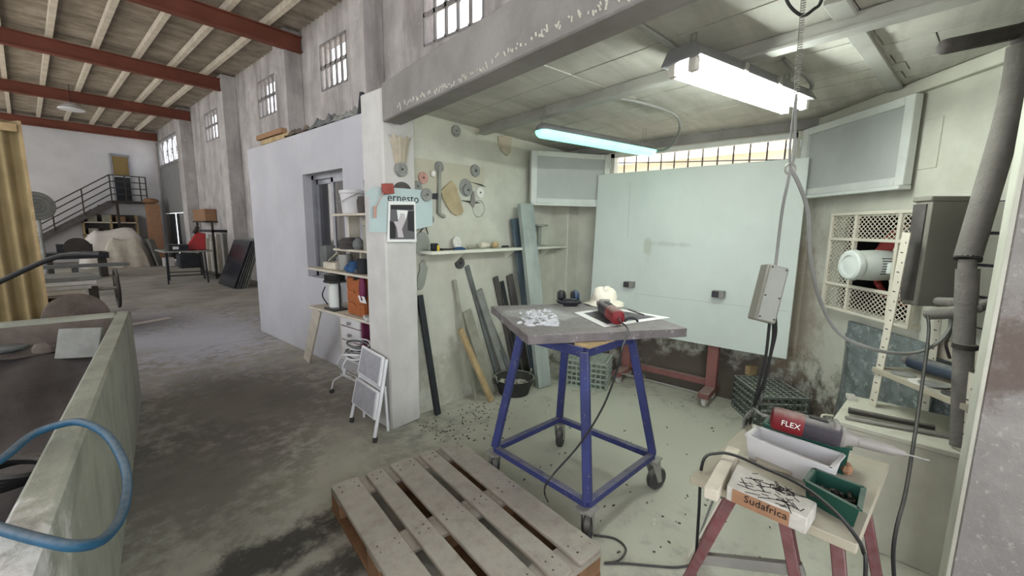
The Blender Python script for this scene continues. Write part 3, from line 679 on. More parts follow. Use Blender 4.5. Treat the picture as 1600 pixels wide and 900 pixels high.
def grinder(name, label, tail, nose, r, tip=None, text_=None):
    tail = np.asarray(tail); nose = np.asarray(nose); d = unit(nose-tail); L = np.linalg.norm(nose-tail)
    g = thing(name, label, 'power tool', (*(tail+nose)[:2]/2, min(tail[2], nose[2])-r))
    sideV = unit(np.cross(d, ZUP)); upv = np.cross(sideV, d)
    def sec(prof, nm, mt, par=g, fl=.92):
        mb = MB(); n = 20; vs = []
        for (rr, t_) in prof:
            for k in range(n):
                a_ = 2*math.pi*k/n; ca, sa = math.cos(a_), math.sin(a_)
                ca = math.copysign(abs(ca)**.75, ca); sa = math.copysign(abs(sa)**.75, sa)
                vs.append(tail+d*t_*L+rr*r*(sideV*ca*fl+upv*sa))
        fs = [(i*n+k, i*n+(k+1) % n, (i+1)*n+(k+1) % n, (i+1)*n+k) for i in range(len(prof)-1) for k in range(n)]
        fs += [tuple(range(n))[::-1], tuple((len(prof)-1)*n+k for k in range(n))]
        return mb.add(vs, fs).build(nm, mt, par)
    a = sec([(.5, 0), (.88, .02), (1, .06), (1, .34), (.96, .36)], 'motor_housing', M['red_plastic'])
    b = sec([(.97, .36), (1.0, .38), (.96, .62), (1.02, .65), (1.02, .72), (.8, .76)], 'grip_housing', M['tool_dark'])
    MB().obox(tail+d*.5*L+upv*r*.98, (d, sideV, upv), (L*.1, r*.3, r*.12)).build('switch_slide', M['black_plastic'], b, bevel=.002)
    MB().obox(tail+d*.69*L+upv*r*.7, (d, sideV, upv), (L*.03, r*.75, r*.5)).build('clamp_collar', M['tool_grey'], g, bevel=.004)
    sec([(.82, .74), (.9, .78), (.62, .84), (.52, .9), (.45, 1.0)], 'gear_head', M['tool_grey'])
    return g, d, L, sideV, upv
tl, ns = pz(967, 497, STOP+.046), pz(936, 474, STOP+.046)
g1, d1_, L1, s1_, u1_ = grinder('red_grinder', 'red and black corded grinder lying across the printed sheet on the slab', tl, ns-0*r_, .040)
cab = spline([tl-d1_*.005, tl-d1_*.03-ZUP*.012, pz(981, 515, STOP+.012), pd(972, 545, 1.86), pd(962, 585, 1.9), pd(940, 640, 1.92), pd(905, 695, 1.95), pd(868, 737, 1.98), pd(853, 757, 1.98), pz(851, 771, .16), pz(856, 784, .152)])
MB().tube(cab, .0045, 6).build('power_cord', M['cable'], g1)

# ---- ceiling lamps
def lamp_batten(name, label, a, b, kind):
    a, b = np.asarray(a), np.asarray(b); d = unit(b-a); s_ = unit(np.cross(d, ZUP)); L = np.linalg.norm(b-a); c_ = (a+b)/2
    o = thing(name, label, 'lamp', (c_[0], c_[1], c_[2]-.05))
    if kind == 'twin':
        MB().prism([a-d*.05+s_*.10+ZUP*.034, a-d*.05-s_*.10+ZUP*.034, a-d*.05-s_*.065+ZUP*.095, a-d*.05+s_*.065+ZUP*.095], d*(L+.1)).build('housing', M['alu'], o, bevel=.004)
        for k in (-1, 1):
            MB().cyl(a+s_*k*.05, b+s_*k*.05, .016, n=14).build('tube', M['tube_white'], o)
            for e_ in (a-d*.02, b+d*.02): MB().obox(e_+s_*k*.05+ZUP*.02, (d, s_, ZUP), (.016, .018, .036)).build('tube_holder', M['caster_white'], o, bevel=.003)
        for t_ in (.3, .62): MB().obox(a+d*L*t_+s_*.098+ZUP*.05, (d, s_, ZUP), (.014, .008, .018)).build('clip', M['zinc'], o)
    else:
        mb = MB(); n = 16
        def shell(up, rr, e=.03):
            mb = MB(); vs = []
            secs = [(-.0, .55), (e*.4, .82), (e, 1), (L-e, 1), (L-e*.4, .82), (L, .55)]
            for t_, k_ in secs:
                for i in range(9):
                    a_ = math.pi*i/8; vs.append(a+d*t_+s_*(math.cos(a_)*rr*k_)+ZUP*(up*math.sin(a_)*rr*.85*k_))
            fs = [(i*9+k, i*9+k+1, (i+1)*9+k+1, (i+1)*9+k) for i in range(5) for k in range(8)]
            fs += [tuple(range(9)), tuple(45+k for k in range(9))[::-1]]+[(i*9, (i+1)*9, (i+1)*9+8, i*9+8) for i in range(5)]
            return mb.add(vs, fs)
        shell(1, .062).build('housing', M['alu'], o); shell(-1, .06).build('diffuser', M['tube_green'], o)
        for t_ in (.12, .3, .5, .7, .88): MB().obox(a+d*L*t_-s_*.064, (d, s_, ZUP), (.012, .006, .018)).build('clip', M['alu_white'], o)
    for t_ in (.04, .9):
        p_ = a+d*L*t_; MB().tube([p_+s_*.02+ZUP*.06, V(*(p_+s_*.012)[:2], CEIL), V(*(p_-s_*.012)[:2], CEIL), p_-s_*.02+ZUP*.06], .0025, 5).build('hanger_wire', M['zinc'], o)
    return o, d, s_
la, lb = pz(1072, 112, 2.215), pz(1238, 170, 2.215)
lamp_batten('twin_tube_lamp', 'lit twin tube fluorescent lamp hung under the alcove ceiling', la, lb, 'twin')
ga, gb = pz(841, 203, 2.21), pz(1020, 236, 2.21)
lamp_batten('sealed_tube_lamp', 'aqua glowing sealed tube lamp hung in front of the barred window', ga, gb, 'sealed')
q = gb
solo(MB().tube(spline([gb+V(.02, -.01, .0), pz(1042, 232, 2.20), pz(1058, 215, 2.25), pz(1062, 190, 2.30), pz(1045, 174, 2.35), pz(1000, 160, 2.372), pz(960, 152, 2.374)]), .011, 8), 'lamp_conduit', M['cable_grey'], 'grey flexible conduit looping from the aqua lamp to the ceiling', 'conduit')
solo(MB().tube(spline([lb+V(.04, 0, .04), pz(1256, 150, 2.27), pz(1269, 135, 2.31), pz(1258, 118, 2.34), pz(1240, 108, 2.362), pz(1224, 92, 2.372)]), .010, 8), 'lamp_conduit', M['cable_grey'], 'dusty short conduit joining the twin tube lamp to the ceiling', 'conduit')

# ---- hanging power strip
HD = 1.60
top = pd(1256, -6, 1.55); rg = pd(1235, 264, HD)
hk = thing('spring_hanger', 'coil spring and grey cord hung from the ceiling holding the power strip', 'cord', (rg[0], rg[1], rg[2]))
tp = V(*pz(1256, -4, CEIL-.002))
sp = []; n_t = 40; axis_b = rg+(tp-rg)*.45
for i in range(n_t*6+1):
    t_ = i/(n_t*6); a_ = 2*math.pi*t_*n_t; sp.append(axis_b+(tp-axis_b)*t_+V(.009*math.cos(a_), .009*math.sin(a_), 0))
MB().tube(sp, .0018, 4).build('coil_spring', M['zinc'], hk)
MB().tube(spline([axis_b, axis_b+V(.006, .004, -.14), rg+V(.008, .008, .05), rg]), .0045, 6).tube(spline([axis_b, axis_b+V(-.006, -.01, -.14), rg+V(-.008, -.01, .05), rg]), .0045, 6).build('cord_loop', M['cable_grey'], hk)
MB().ring(rg, V(CF[0], CF[1], 0), .02, .004, 16).build('ring', M['zinc'], hk)
MB().tube(spline([pz(1222, -30, 2.375), pd(1232, 6, 1.5), tp*.9+rg*.1, pd(1272, 14, 1.5), pd(1282, 4, 1.5), pz(1290, -30, 2.375)]), .006, 6).build('ceiling_cable', M['cable'], hk)
pA, pB = pd(1211, 416, HD), pd(1189, 502, HD-.0); d = unit(pB-pA); s_ = unit(np.cross(d, CF)); n_ = np.cross(s_, d); Lp = np.linalg.norm(pB-pA)
st = thing('power_strip', 'pale grey hanging power strip box with cables before the whiteboard', 'power strip', (pB[0], pB[1], pB[2]-.02))
MB().obox((pA+pB)/2, (d, s_, n_), (Lp/2, .042, .026)).build('box', M['hood'], st, bevel=.005)
MB().obox((pA+pB)/2-n_*.027 if n_ @ CF > 0 else (pA+pB)/2+n_*.027, (d, s_, n_), (Lp/2-.004, .034, .003)).build('cover', M['steel_dusty'], st, bevel=.002)
scr = MB()
for t_ in (.05, .55, .93):
    for k in (-.8, .8): scr.cyl((pA+d*Lp*t_)+s_*k*.034-CF*.028, (pA+d*Lp*t_)+s_*k*.034-CF*.034, .003, n=8)
scr.build('screw', M['iron'], st, kind='stuff')
MB().tube(spline([pA+d*.005, pd(1213, 405, HD), pd(1222, 330, HD), pd(1231, 285, HD), rg]), .0055, 6).build('supply_cord', M['cable_grey'], st)
MB().tube(spline([rg, pd(1247, 285, HD), pd(1262, 330, HD+.02), pd(1266, 400, HD+.05), pd(1282, 470, HD+.1), pd(1312, 522, HD+.14), pd(1370, 547, HD+.18), pd(1425, 552, HD+.21), pd(1462, 538, HD+.23), pd(1482, 516, HD+.24), pd(1486, 498, HD+.25)]), .0075, 6).build('mains_lead', M['cable_grey'], st)
for (pts, rr) in (([(1203, 500), (1196, 560), (1186, 600), (1176, 640), (1166, 662)], .0055), ([(1211, 490), (1212, 520), (1204, 556), (1192, 610), (1186, 645)], .0055), ([(1208, 490), (1208, 530), (1196, 590), (1180, 630), (1172, 662)], .006)):
    P_ = [pd(x_, y_, HD+i*.05) for i, (x_, y_) in enumerate(pts)]
    e_ = pz(pts[-1][0]-4, pts[-1][1]+26, .01)
    MB().tube(spline(P_+[e_]), rr, 6).build('outlet_cable', M['cable'], st)
MB().tube(spline([pd(1158, 684, 1.9), pd(1163, 664, 1.92), pd(1180, 645, 1.86), pd(1196, 642, 1.80)]), .005, 6).build('outlet_cable', M['cable_grey'], st)

# ---- crates
def crate(name, label, c, ang, sx, sy, sz, mt, nlay, nx, ny, z0=0):
    a = V(math.cos(ang), math.sin(ang), 0); b = V(-math.sin(ang), math.cos(ang), 0); c = V(c[0], c[1], z0)
    o = thing(name, label, 'crate', c); P = lambda x, y, z: c+a*x+b*y+ZUP*z
    for k in range(nlay+1):
        z = .008+(sz-.016)*k/nlay; mb = MB(); cs = [P(-sx/2, -sy/2, z), P(sx/2, -sy/2, z), P(sx/2, sy/2, z), P(-sx/2, sy/2, z)]
        for i in range(4): mb.bar(cs[i], cs[(i+1) % 4], .012, .013 if 0 < k < nlay else .018)
        mb.build('hoop', mt, o)
    for (p, q, n) in (((-sx/2, -sy/2), (sx/2, -sy/2), nx), ((sx/2, -sy/2), (sx/2, sy/2), ny), ((sx/2, sy/2), (-sx/2, sy/2), nx), ((-sx/2, sy/2), (-sx/2, -sy/2), ny)):
        mb = MB()
        for i in range(n+1):
            t_ = i/n; x, y = p[0]+(q[0]-p[0])*t_, p[1]+(q[1]-p[1])*t_; mb.bar(P(x, y, .005), P(x, y, sz-.005), .010, .008, up=a)
        mb.build('side_lattice', mt, o)
    for z, nm in ((sz-.008, 'top_lattice'), (.01, 'floor_lattice')):
        mb = MB()
        for i in range(1, nx): mb.bar(P(-sx/2+sx*i/nx, -sy/2, z), P(-sx/2+sx*i/nx, sy/2, z), .009, .01)
        for i in range(1, ny): mb.bar(P(-sx/2, -sy/2+sy*i/ny, z), P(sx/2, -sy/2+sy*i/ny, z), .009, .01)
        mb.build(nm, mt, o)
    return o, P
q = pz(948, 600, 0)
co, P = crate('plastic_crate', 'pale dusty lattice crate behind the blue trolley near the whiteboard stand', (q[0]-.09, q[1]+.17), .30, .33, .42, .27, M['crate'], 5, 7, 9)
k1, k2, k3, k4 = pz(1138, 588, .24), pz(1146, 650, .0), pz(1272, 628, .22), pz(1215, 582, .24)
cc_ = (pz(1140, 586, .28)+pz(1273, 626, .28))/2
ex = pz(1273, 626, .28)-pz(1195, 577, .28)
co2, P2 = crate('plastic_crate', 'dark dusty crate lying upside down in the corner by the whiteboard', (cc_[0]+.02, cc_[1]-.0), math.atan2(ex[1], ex[0]), .46, .34, .28, M['crate_dark'], 5, 10, 7)
q = pz(1173, 585, .28)
solo(MB().obox(V(q[0], q[1], .32), (unit(V(1, -.6, 0)), unit(V(.6, 1, 0)), ZUP), (.045, .025, .04)), 'wood_offcut', M['wood'], 'small pale wood offcut sitting on the upside down crate', 'offcut', bevel=.004)

# ---- rubber tub with stone bits
q = pz(803, 613, 0)
tb = thing('rubber_tub', 'black rubber tub full of pale stone bits under the leaning boards', 'tub', q)
MB().lathe([(.005, .012), (.125, .012), (.13, 0), (.14, .005), (.165, .08), (.187, .15), (.192, .155), (.18, .152), (.155, .08), (.13, .03), (.005, .026)], q, n=30).build('bowl', M['tub'], tb)
for k in (-1, 1):
    h0 = q+r_*k*.185*.8+fw*.11*k+ZUP*.15; e_ = unit(V(-r_[1]*k, r_[0]*k, 0))
    MB().tube(spline([h0-e_*.05, h0-e_*.02+ZUP*.035+r_*k*.015, h0+e_*.02+ZUP*.035+r_*k*.015, h0+e_*.05]), .009, 7).build('handle', M['tub'], tb)
sb_ = MB(); random.seed(11)
for i in range(60):
    a_, rr = random.uniform(0, 6.28), .14*math.sqrt(random.random()); e_ = unit(V(random.gauss(0, 1), random.gauss(0, 1), random.gauss(0, .4))); f2 = unit(np.cross(e_, V(.3, .2, 1)))
    sb_.obox(q+V(rr*math.cos(a_), rr*math.sin(a_), .085+random.uniform(-.02, .02)-.1*rr), (e_, f2, np.cross(e_, f2)), (random.uniform(.012, .034), random.uniform(.008, .018), random.uniform(.006, .014)))
solo(sb_, 'stone_chips', M['stonebits'], 'heap of pale stone offcuts inside the black tub', 'stone chips')['kind'] = 'stuff'
# ================================================================== things on the pulley wall and the pillar
PYF, WBF = PY0, WB
def depth(P): return float((P-CC) @ CF)
def disc(x, y, rpx, plane, mt, name, label, style='pulley', th=.02, off=0.0, group='discs hung on the pulley wall'):
    c = py(x, y, plane-off); r = rpx*depth(c)/F_PX; ax = V(0, -1, 0)
    o = thing(name, label, 'disc', (c[0], plane-off, c[2]-r), group)
    if style == 'pulley':
        MB().lathe([(r*.9, 0), (r, th*.15), (r, th*.35), (r*.86, th*.5), (r, th*.65), (r, th*.85), (r*.93, th), (r*.7, th*.95), (r*.66, th*.8), (r*.45, th*.8), (r*.40, th*1.05), (r*.18, th*1.05), (r*.16, th*.6), (r*.02, th*.6)], c, ax, n=32).build('wheel', mt, o)
    elif style == 'pad':
        MB().lathe([(r, 0), (r, th*.3), (r*.96, th*.45), (r*.4, th*.6), (r*.36, th), (r*.02, th)], c, ax, n=32).build('pad', mt, o)
    else:
        MB().lathe([(r*.98, 0), (r, th*.3), (r, th*.7), (r*.97, th), (r*.3, th*.98), (r*.28, th*.7), (r*.02, th*.7)], c, ax, n=32).build('wheel', mt, o)
    MB().lathe([(r*.12, 0), (r*.12, th*1.15), (r*.05, th*1.25), (r*.01, th*1.25)], c, ax, n=12).build('nail', M['iron'], o)
    return o
disc(711.5, 205, 8.5, WBF, M['disc'], 'grinding_wheel', 'grey grooved wheel hung highest on the pulley wall under the ceiling')
disc(741, 267, 9.3, WBF, M['disc'], 'grinding_wheel', 'plain grey flat wheel hung right of the wooden template', 'flat', .022)
disc(685, 261, 8.5, WBF, M['disc'], 'grinding_wheel', 'grey wheel hung above the metal angle bracket')
disc(660, 278, 9.2, WBF, M['disc_pink'], 'grinding_wheel', 'pink abrasive wheel hung beside the pillar', 'flat', .016)
disc(652, 291, 8, WBF, M['disc'], 'grinding_wheel', 'small grey wheel half hidden behind the pink one', 'flat', .01)
disc(665.5, 304.5, 10, WBF, M['disc'], 'grinding_wheel', 'pale grey stepped wheel overlapping the corner of the blue sign', off=.092)
disc(727, 293, 13.5, WBF, M['disc'], 'backing_disc', 'wide thin grey disc behind a smaller wheel on the pulley wall', 'flat', .008)
disc(729.5, 297, 9.2, WBF, M['disc'], 'grinding_wheel', 'grey wheel hung on the face of the wide thin disc', 'flat', .02, off=.010)
disc(749, 301, 8.3, WBF, M['disc_white'], 'grinding_wheel', 'whitish wheel hung above the wire loop', 'flat', .016)
disc(671, 343, 7.2, WBF, M['disc'], 'grinding_wheel', 'little grey wheel hung under the metal angle bracket', 'flat', .016)
disc(717, 411, 9.0, WBF, M['disc_dark'], 'grinding_wheel', 'dark wheel hung on the wall below the shelf', 'flat', .022)
disc(625, 265, 11, PYF, M['disc'], 'grinding_wheel', 'grey stepped wheel hung on the pillar under the fluted shade', th=.03)
# big sanding disc beside the pillar
c = py(660, 381, WBF-.012); r = 14*depth(c)/F_PX
o = thing('sanding_disc', 'big thin grey disc hung on the wall at the left end of the shelf', 'disc', (c[0], c[1], c[2]-.1))
vs = [c+V(r*math.cos(a_), 0, r*1.38*math.sin(a_)) for a_ in np.linspace(0, 2*math.pi, 33)[:-1]]
MB().prism(vs, (0, .006, 0)).build('plate', M['steel_dusty'], o)
q = py(666, 357, WBF-.018); MB().tube(spline([py(656, 363, WBF-.018), py(664, 353, WBF-.018), q, py(669, 366, WBF-.018)]), .004, 6).build('hook', M['iron'], o)
# half disc behind the sign, on the pillar
c = py(629, 299, PYF-.004); r = 17*depth(c)/F_PX
solo(MB().prism([c+V(r*math.cos(a_), 0, r*.85*math.sin(a_)) for a_ in np.linspace(0, math.pi, 17)], (0, .004, 0)), 'sanding_disc', M['slate_brown'], 'brown half round disc showing above the blue sign on the pillar', 'disc', 'discs hung on the pulley wall')
# fluted shade on the pillar
top_, bot = py(629, 214, PYF-.045), py(629, 257, PYF-.03); hgt = top_[2]-bot[2]
fo = thing('fluted_shade', 'fluted pale stone shade hung high on the pillar', 'shade', bot)
R0 = 19*depth(top_)/F_PX
ax_ = bot
fl = lambda a_: 1+.07*math.cos(10*a_)
mb = MB(); n = 60; vs = []
pr_ = [(.42, 0), (.55, .1), (.62, .3), (.70, .55), (.84, .82), (1.0, .97), (1.02, 1.0), (.94, .99), (.75, .8), (.3, .7)]
for (k_, t_) in pr_:
    for i in range(n):
        a_ = math.pi+math.pi*i/(n-1); rr = R0*k_*fl(a_)
        vs.append(V(bot[0]+rr*math.cos(a_), PYF-.004+rr*.62*math.sin(a_), bot[2]+hgt*t_+(.012*math.cos(10*a_) if t_ > .9 else 0)))
fs = [(i*n+k, i*n+k+1, (i+1)*n+k+1, (i+1)*n+k) for i in range(len(pr_)-1) for k in range(n-1)]
fs += [tuple(range(n)), tuple((len(pr_)-1)*n+k for k in range(n))[::-1]]
mb.add(vs, fs).build('bowl', M['shade_stone'], fo)
MB().tube(spline([py(627, 213, PYF-.002), py(629, 217, PYF-.02), py(630, 224, PYF-.03), py(628, 221, PYF-.02)]), .003, 6).build('hook', M['iron'], fo)
# pale blue sign with lettering, on the pillar
sg = thing('blue_sign', 'pale blue board lettered ernesto fixed across the pillar', 'sign', py(618, 360, PYF-.02))
cr = [py(*k, PYF-.02) for k in ((579, 292), (577, 362), (607, 363), (658, 357), (676, 352), (675, 298), (612, 293))]
MB().prism(cr, (0, .008, 0)).build('board', M['signblue'], sg)
MB().prism([py(*k, PYF-.024) for k in ((570, 302), (579, 295), (580, 311))], (0, .004, 0)).build('corner_flap', M['signblue'], sg, smooth=False)
tl_, tr_ = py(605, 314.5, PYF-.0212), py(656, 317.5, PYF-.0212)
text('ernesto', (tr_[0]-tl_[0])/3.2, tl_, tr_-tl_, ZUP, M['ink'], sg)
# photograph pinned over it
ph_ = thing('photograph', 'black and white photograph with white border pinned on the pillar', 'photograph', py(628, 378, PYF-.03))
K = lambda x, y, o_=.03: py(x, y, PYF-o_)
MB().prism([K(607, 314), K(605, 378), K(651, 378), K(649, 315)], (0, .002, 0)).build('print', M['paper'], ph_, smooth=False)
MB().prism([K(610, 320, .0305), K(609, 374, .0305), K(648, 374, .0305), K(647, 320, .0305)], (0, .0004, 0)).build('picture', M['photo_mid'], ph_, smooth=False)
MB().prism([K(610, 320, .031), K(611, 327, .031), K(645, 328, .031), K(646, 320, .031)], (0, .0004, 0)).build('picture_patch', M['photo_dark'], ph_, smooth=False)
MB().prism([K(620, 328, .031), K(622, 344, .031), K(634, 344, .031), K(638, 329, .031)], (0, .0004, 0)).build('picture_patch', M['paper'], ph_, smooth=False)
MB().prism([K(637, 330, .031), K(637, 360, .031), K(647, 362, .031), K(647, 330, .031)], (0, .0004, 0)).build('picture_patch', M['photo_dark'], ph_, smooth=False)
MB().prism([K(609, 345, .031), K(609, 372, .031), K(618, 373, .031), K(618, 348, .031)], (0, .0004, 0)).build('picture_patch', M['photo_dark'], ph_, smooth=False)
MB().prism([K(615, 346, .0315), K(620, 356, .0315), K(622, 371, .0315), K(631, 371, .0315), K(628, 358, .0315), K(634, 344, .0315), K(632, 334, .0315), K(626, 333, .0315), K(622, 346, .0315)], (0, .0004, 0)).build('picture_patch', M['photo_light'], ph_, smooth=False)
# red block with a string and a pink stick, hung on the sign
q0 = K(606, 295, .05)
rb_ = thing('red_block', 'small reddish block hung on the top edge of the blue sign', 'block', q0-ZUP*.03)
MB().obox(q0, (V(1, 0, .1), V(0, 1, 0), V(-.1, 0, 1)), (.037, .022, .035)).build('block', M['redblock'], rb_, bevel=.004)
MB().tube([K(599, 301, .05), K(588, 323, .045), K(586, 338, .04)], .003, 6).build('string', M['disc_pink'], rb_)
MB().cyl(K(586, 322, .045), K(586, 340, .045), .010, n=10).build('peg', M['disc_pink'], rb_)
# metal angle bracket and box behind it
br = thing('angle_bracket', 'upright dusty metal angle bracket fixed beside the wooden template', 'bracket', py(687, 340, WBF-.03))
MB().prism([py(686, 258, WBF-.03), py(685, 333, WBF-.03), py(689, 336, WBF-.03), py(690, 258, WBF-.03)], (0, .03, 0)).build('upright', M['steel_dusty'], br)
MB().prism([py(688, 331, WBF-.032), py(688, 336, WBF-.032), py(696, 341, WBF-.032), py(697, 337, WBF-.032)], (0, .032, 0)).build('foot', M['steel_dusty'], br)
MB().prism([py(676, 302, WBF-.02), py(676, 311, WBF-.02), py(685, 311, WBF-.02), py(685, 302, WBF-.02)], (0, .02, 0)).build('latch', M['tool_dark'], br)
q = py(677, 271, WBF-.02)
solo(MB().blob(q, (.022, .02, .026), 12, None, .1), 'plaster_lump', M['disc_white'], 'small pale lump stuck on the wall left of the angle bracket', 'lump')
# panel on the wall behind the tools
mb = MB().prism([py(*k, WBF-.004) for k in ((647, 246), (647, 296), (688, 302), (756, 290), (756, 262))], (0, .004, 0))
solo(mb, 'wall_panel', M['wall_sheet'], 'thin pale board on the wall behind the grinding wheels', 'board')
# curved wooden template
po = [(706, 282), (689, 298), (692, 308), (699, 322), (707, 333), (714, 337), (722, 335), (725, 330), (721, 316), (715, 297), (713, 291)]
solo(MB().prism([py(*k, WBF-.022) for k in po], (0, .012, 0)), 'wooden_template', M['template'], 'curved pale wooden template hung in the middle of the pulley wall', 'template', bevel=.002)
# calipers and wire loop
cl = thing('calipers', 'grey crossed calipers hung between the wheels on the pulley wall', 'calipers', py(740, 320, WBF-.012))
MB().prism([py(*k, WBF-.014) for k in ((721, 313), (738, 318), (752, 317), (738, 314))], (0, .005, 0)).build('blade', M['iron'], cl)
MB().prism([py(*k, WBF-.016) for k in ((739, 299), (735, 318), (740, 325), (743, 316), (741, 299))], (0, .005, 0)).build('blade', M['tool_grey'], cl)
MB().prism([py(*k, WBF-.018) for k in ((735, 284), (752, 290), (760, 292), (752, 288))], (0, .005, 0)).build('blade', M['iron'], cl)
solo(MB().tube([py(748+9*math.cos(a_), 326+13*math.sin(a_), WBF-.01) for a_ in np.linspace(0, 2*math.pi, 25)[:-1]], .0022, 5, closed=True), 'wire_loop', M['zinc'], 'thin wire loop hung beside the calipers', 'wire')
# stone shield-shaped chip near the beam
solo(MB().prism([py(*k, WBF-.02) for k in ((779, 213), (780, 224), (785, 236), (793, 244), (799, 238), (800, 216), (791, 212))], (0, .016, 0)), 'stone_chip', M['shade_stone'], 'shield shaped stone plate hung under the steel beam', 'plate', bevel=.003)
# paddle
pd_ = [(659, 409), (656, 414), (657, 420), (653, 434), (652, 450), (655, 453), (660, 452), (664, 444), (669, 418), (666, 414), (665, 408), (662, 406)]
solo(MB().prism([py(*k, WBF-.02) for k in pd_], (0, .012, 0)), 'smoothing_paddle', M['steel_dusty'], 'grey paddle shaped blade hung low on the wall next to the pillar', 'blade', bevel=.002)

# ---- shelf
sx0, sx1 = py(676, 398, 2.50)[0], 3.845
shz = 1.348
sh = thing('wall_shelf', 'long white shelf on the pulley wall holding small tools', 'shelf', (2.9, 2.58, shz-.03))
MB().box(sx0, sx1, 2.50, WB, shz-.026, shz).build('board', M['shelf_white'], sh, bevel=.003)
for xx in (2.35, 3.0, 3.6): MB().prism([(xx, 2.54, shz-.026), (xx, WB, shz-.026), (xx, WB, shz-.12)], (.012, 0, 0)).build('bracket', M['shelf_white'], sh)
def onshelf(x, d=.07): 
    v = ray(x, 390); return V(v[0]*(2.66-d)/v[1], 2.66-d, shz)
q = onshelf(672, .12)+V(.03, 0, 0)
tm = thing('tape_measure', 'yellow and black tape measure on the left end of the shelf', 'tape measure', q)
MB().obox(q+V(.012, 0, .03), (V(1, 0, 0), V(0, 1, 0), ZUP), (.028, .02, .03)).build('case', M['black_plastic'], tm, bevel=.006)
MB().obox(q+V(.035, -.002, .022), (V(1, 0, 0), V(0, 1, 0), ZUP), (.012, .021, .022)).build('front_plate', M['yellow'], tm, bevel=.003)
q = onshelf(686, .07); solo(MB().ring(q+ZUP*.012, V(.2, 0, 1), .03, .008, 18), 'rubber_ring', M['rubber_hose'], 'black rubber ring lying beside the tape measure', 'ring')
q = onshelf(697, .08); solo(MB().bar(q+V(-.06, .02, .008), q+V(.06, -.02, .008), .02, .014), 'chisel', M['iron'], 'dark flat chisel lying on the shelf beside the rubber ring', 'chisel', bevel=.002)
q = onshelf(713, .03); c = q+ZUP*.055
o = thing('polishing_pad', 'white round polishing pad standing on edge on the shelf', 'pad', q)
MB().lathe([(.052, 0), (.055, .008), (.05, .018), (.018, .02), (.016, .032), (.004, .032)], c, V(.25, -.95, .15), n=28).build('pad', M['disc_white'], o)
q = onshelf(718, .09); solo(MB().lathe([(.045, 0), (.05, .006), (.045, .014), (.02, .022), (.01, .022)], q, n=20), 'sanding_pad', M['bluecloth'], 'flat blue sanding pad lying under the white pad', 'pad')
for (x, w, mt, nm, lb_) in ((738, .05, 'wood_grey', 'turned_wooden_peg', ''), ):
    q = onshelf(x, .07); solo(MB().tube([q+V(-w, .01, .016), q+V(0, 0, .018), q+V(w, -.005, .016)], [.010, .015, .012], 10), nm, M[mt], 'greyed turned wooden peg lying mid shelf', 'peg')
q = onshelf(757, .07); solo(MB().lathe([(.022, -.05), (.028, -.04), (.028, .0), (.02, .01), (.02, .05), (.012, .05)], q+V(0, 0, .03), V(1, -.1, 0), n=16), 'hose_coupling', M['wood_pale'], 'beige hose coupling lying on the shelf by the handle', 'coupling')
q = onshelf(774, .07); solo(MB().lathe([(.018, -.03), (.03, -.02), (.03, .005), (.015, .015), (.022, .03), (.01, .04)], q+V(0, 0, .03), V(.9, .3, .1), n=14), 'brass_valve', M['wood'], 'dusty brass valve lying near the steel channels on the shelf', 'valve')
q = onshelf(789, .06); solo(MB().bar(q+V(-.04, 0, .01), q+V(.06, .01, .01), .014, .018), 'steel_wedge', M['tool_dark'], 'dark steel wedge lying on the shelf beside the channels', 'wedge', bevel=.002)

# ---- things leaning on the pulley wall
def lean(name, label, cat, foot, top, w, th, mt, plane=WB-.03, fz=0, facing=V(1, 0, 0), par=None, build=True, group='boards leaning on the pulley wall'):
    a = pz(*foot, fz); b = py(*top, plane)
    if a[1] > plane: a[1] = plane
    d = unit(b-a); s_ = unit(facing-d*(facing @ d)); n_ = np.cross(s_, d)
    off = max(abs(s_[2])*w/2+abs(n_[2])*th/2, 0)
    mb = MB(); mb.obox((a+b)/2+ZUP*off, (d, s_, n_), (np.linalg.norm(b-a)/2, w/2, th/2))
    return solo(mb, name, M[mt], label, cat, group, bevel=.002)
lean('slate_strip', 'black slate strip leaning on the wall beside the pillar', 'strip', (684, 648), (655.5, 462), .05, .03, 'slate', WB-.03)
lean('wood_lath', 'thin pale wooden lath leaning left of all the boards in the bay', 'lath', (744, 626), (710, 438), .035, .015, 'wood_grey', WB-.02)
lean('wood_board', 'broad greyed board leaning behind the yellow timber', 'board', (768, 618), (729, 488), .10, .02, 'wood_grey', WB-.05)
lean('yellow_timber', 'short yellow timber batten leaning low in front of the grey boards', 'batten', (768, 628), (719, 516), .05, .03, 'wood', WB-.12)
lean('slate_strip', 'tallest narrow grey slate strip leaning under the dark wheel', 'strip', (766, 594), (729.5, 417), .045, .02, 'slate_grey', WB-.012)
lean('slate_plank', 'pale grey stone plank leaning between the lath and the steel channels', 'plank', (780, 592), (748, 456), .075, .025, 'slate_mid', WB-.04)
lean('slate_plank', 'short greenish grey stone plank leaning low behind the trolley leg', 'plank', (802, 594), (763, 500), .06, .02, 'slate_grey', WB-.02)
lean('brown_board', 'narrow brownish board leaning left of the steel channels', 'board', (806, 588), (774, 434), .06, .02, 'slate_brown', WB-.02)
lean('brown_board', 'dark brown board leaning directly against the steel channels', 'board', (824, 586), (796, 431), .085, .02, 'slate_brown', WB-.02)
lean('dark_strip', 'slim dark strip leaning behind the trolley top beside the brown boards', 'strip', (815, 592), (784, 440), .04, .02, 'slate', WB-.045)
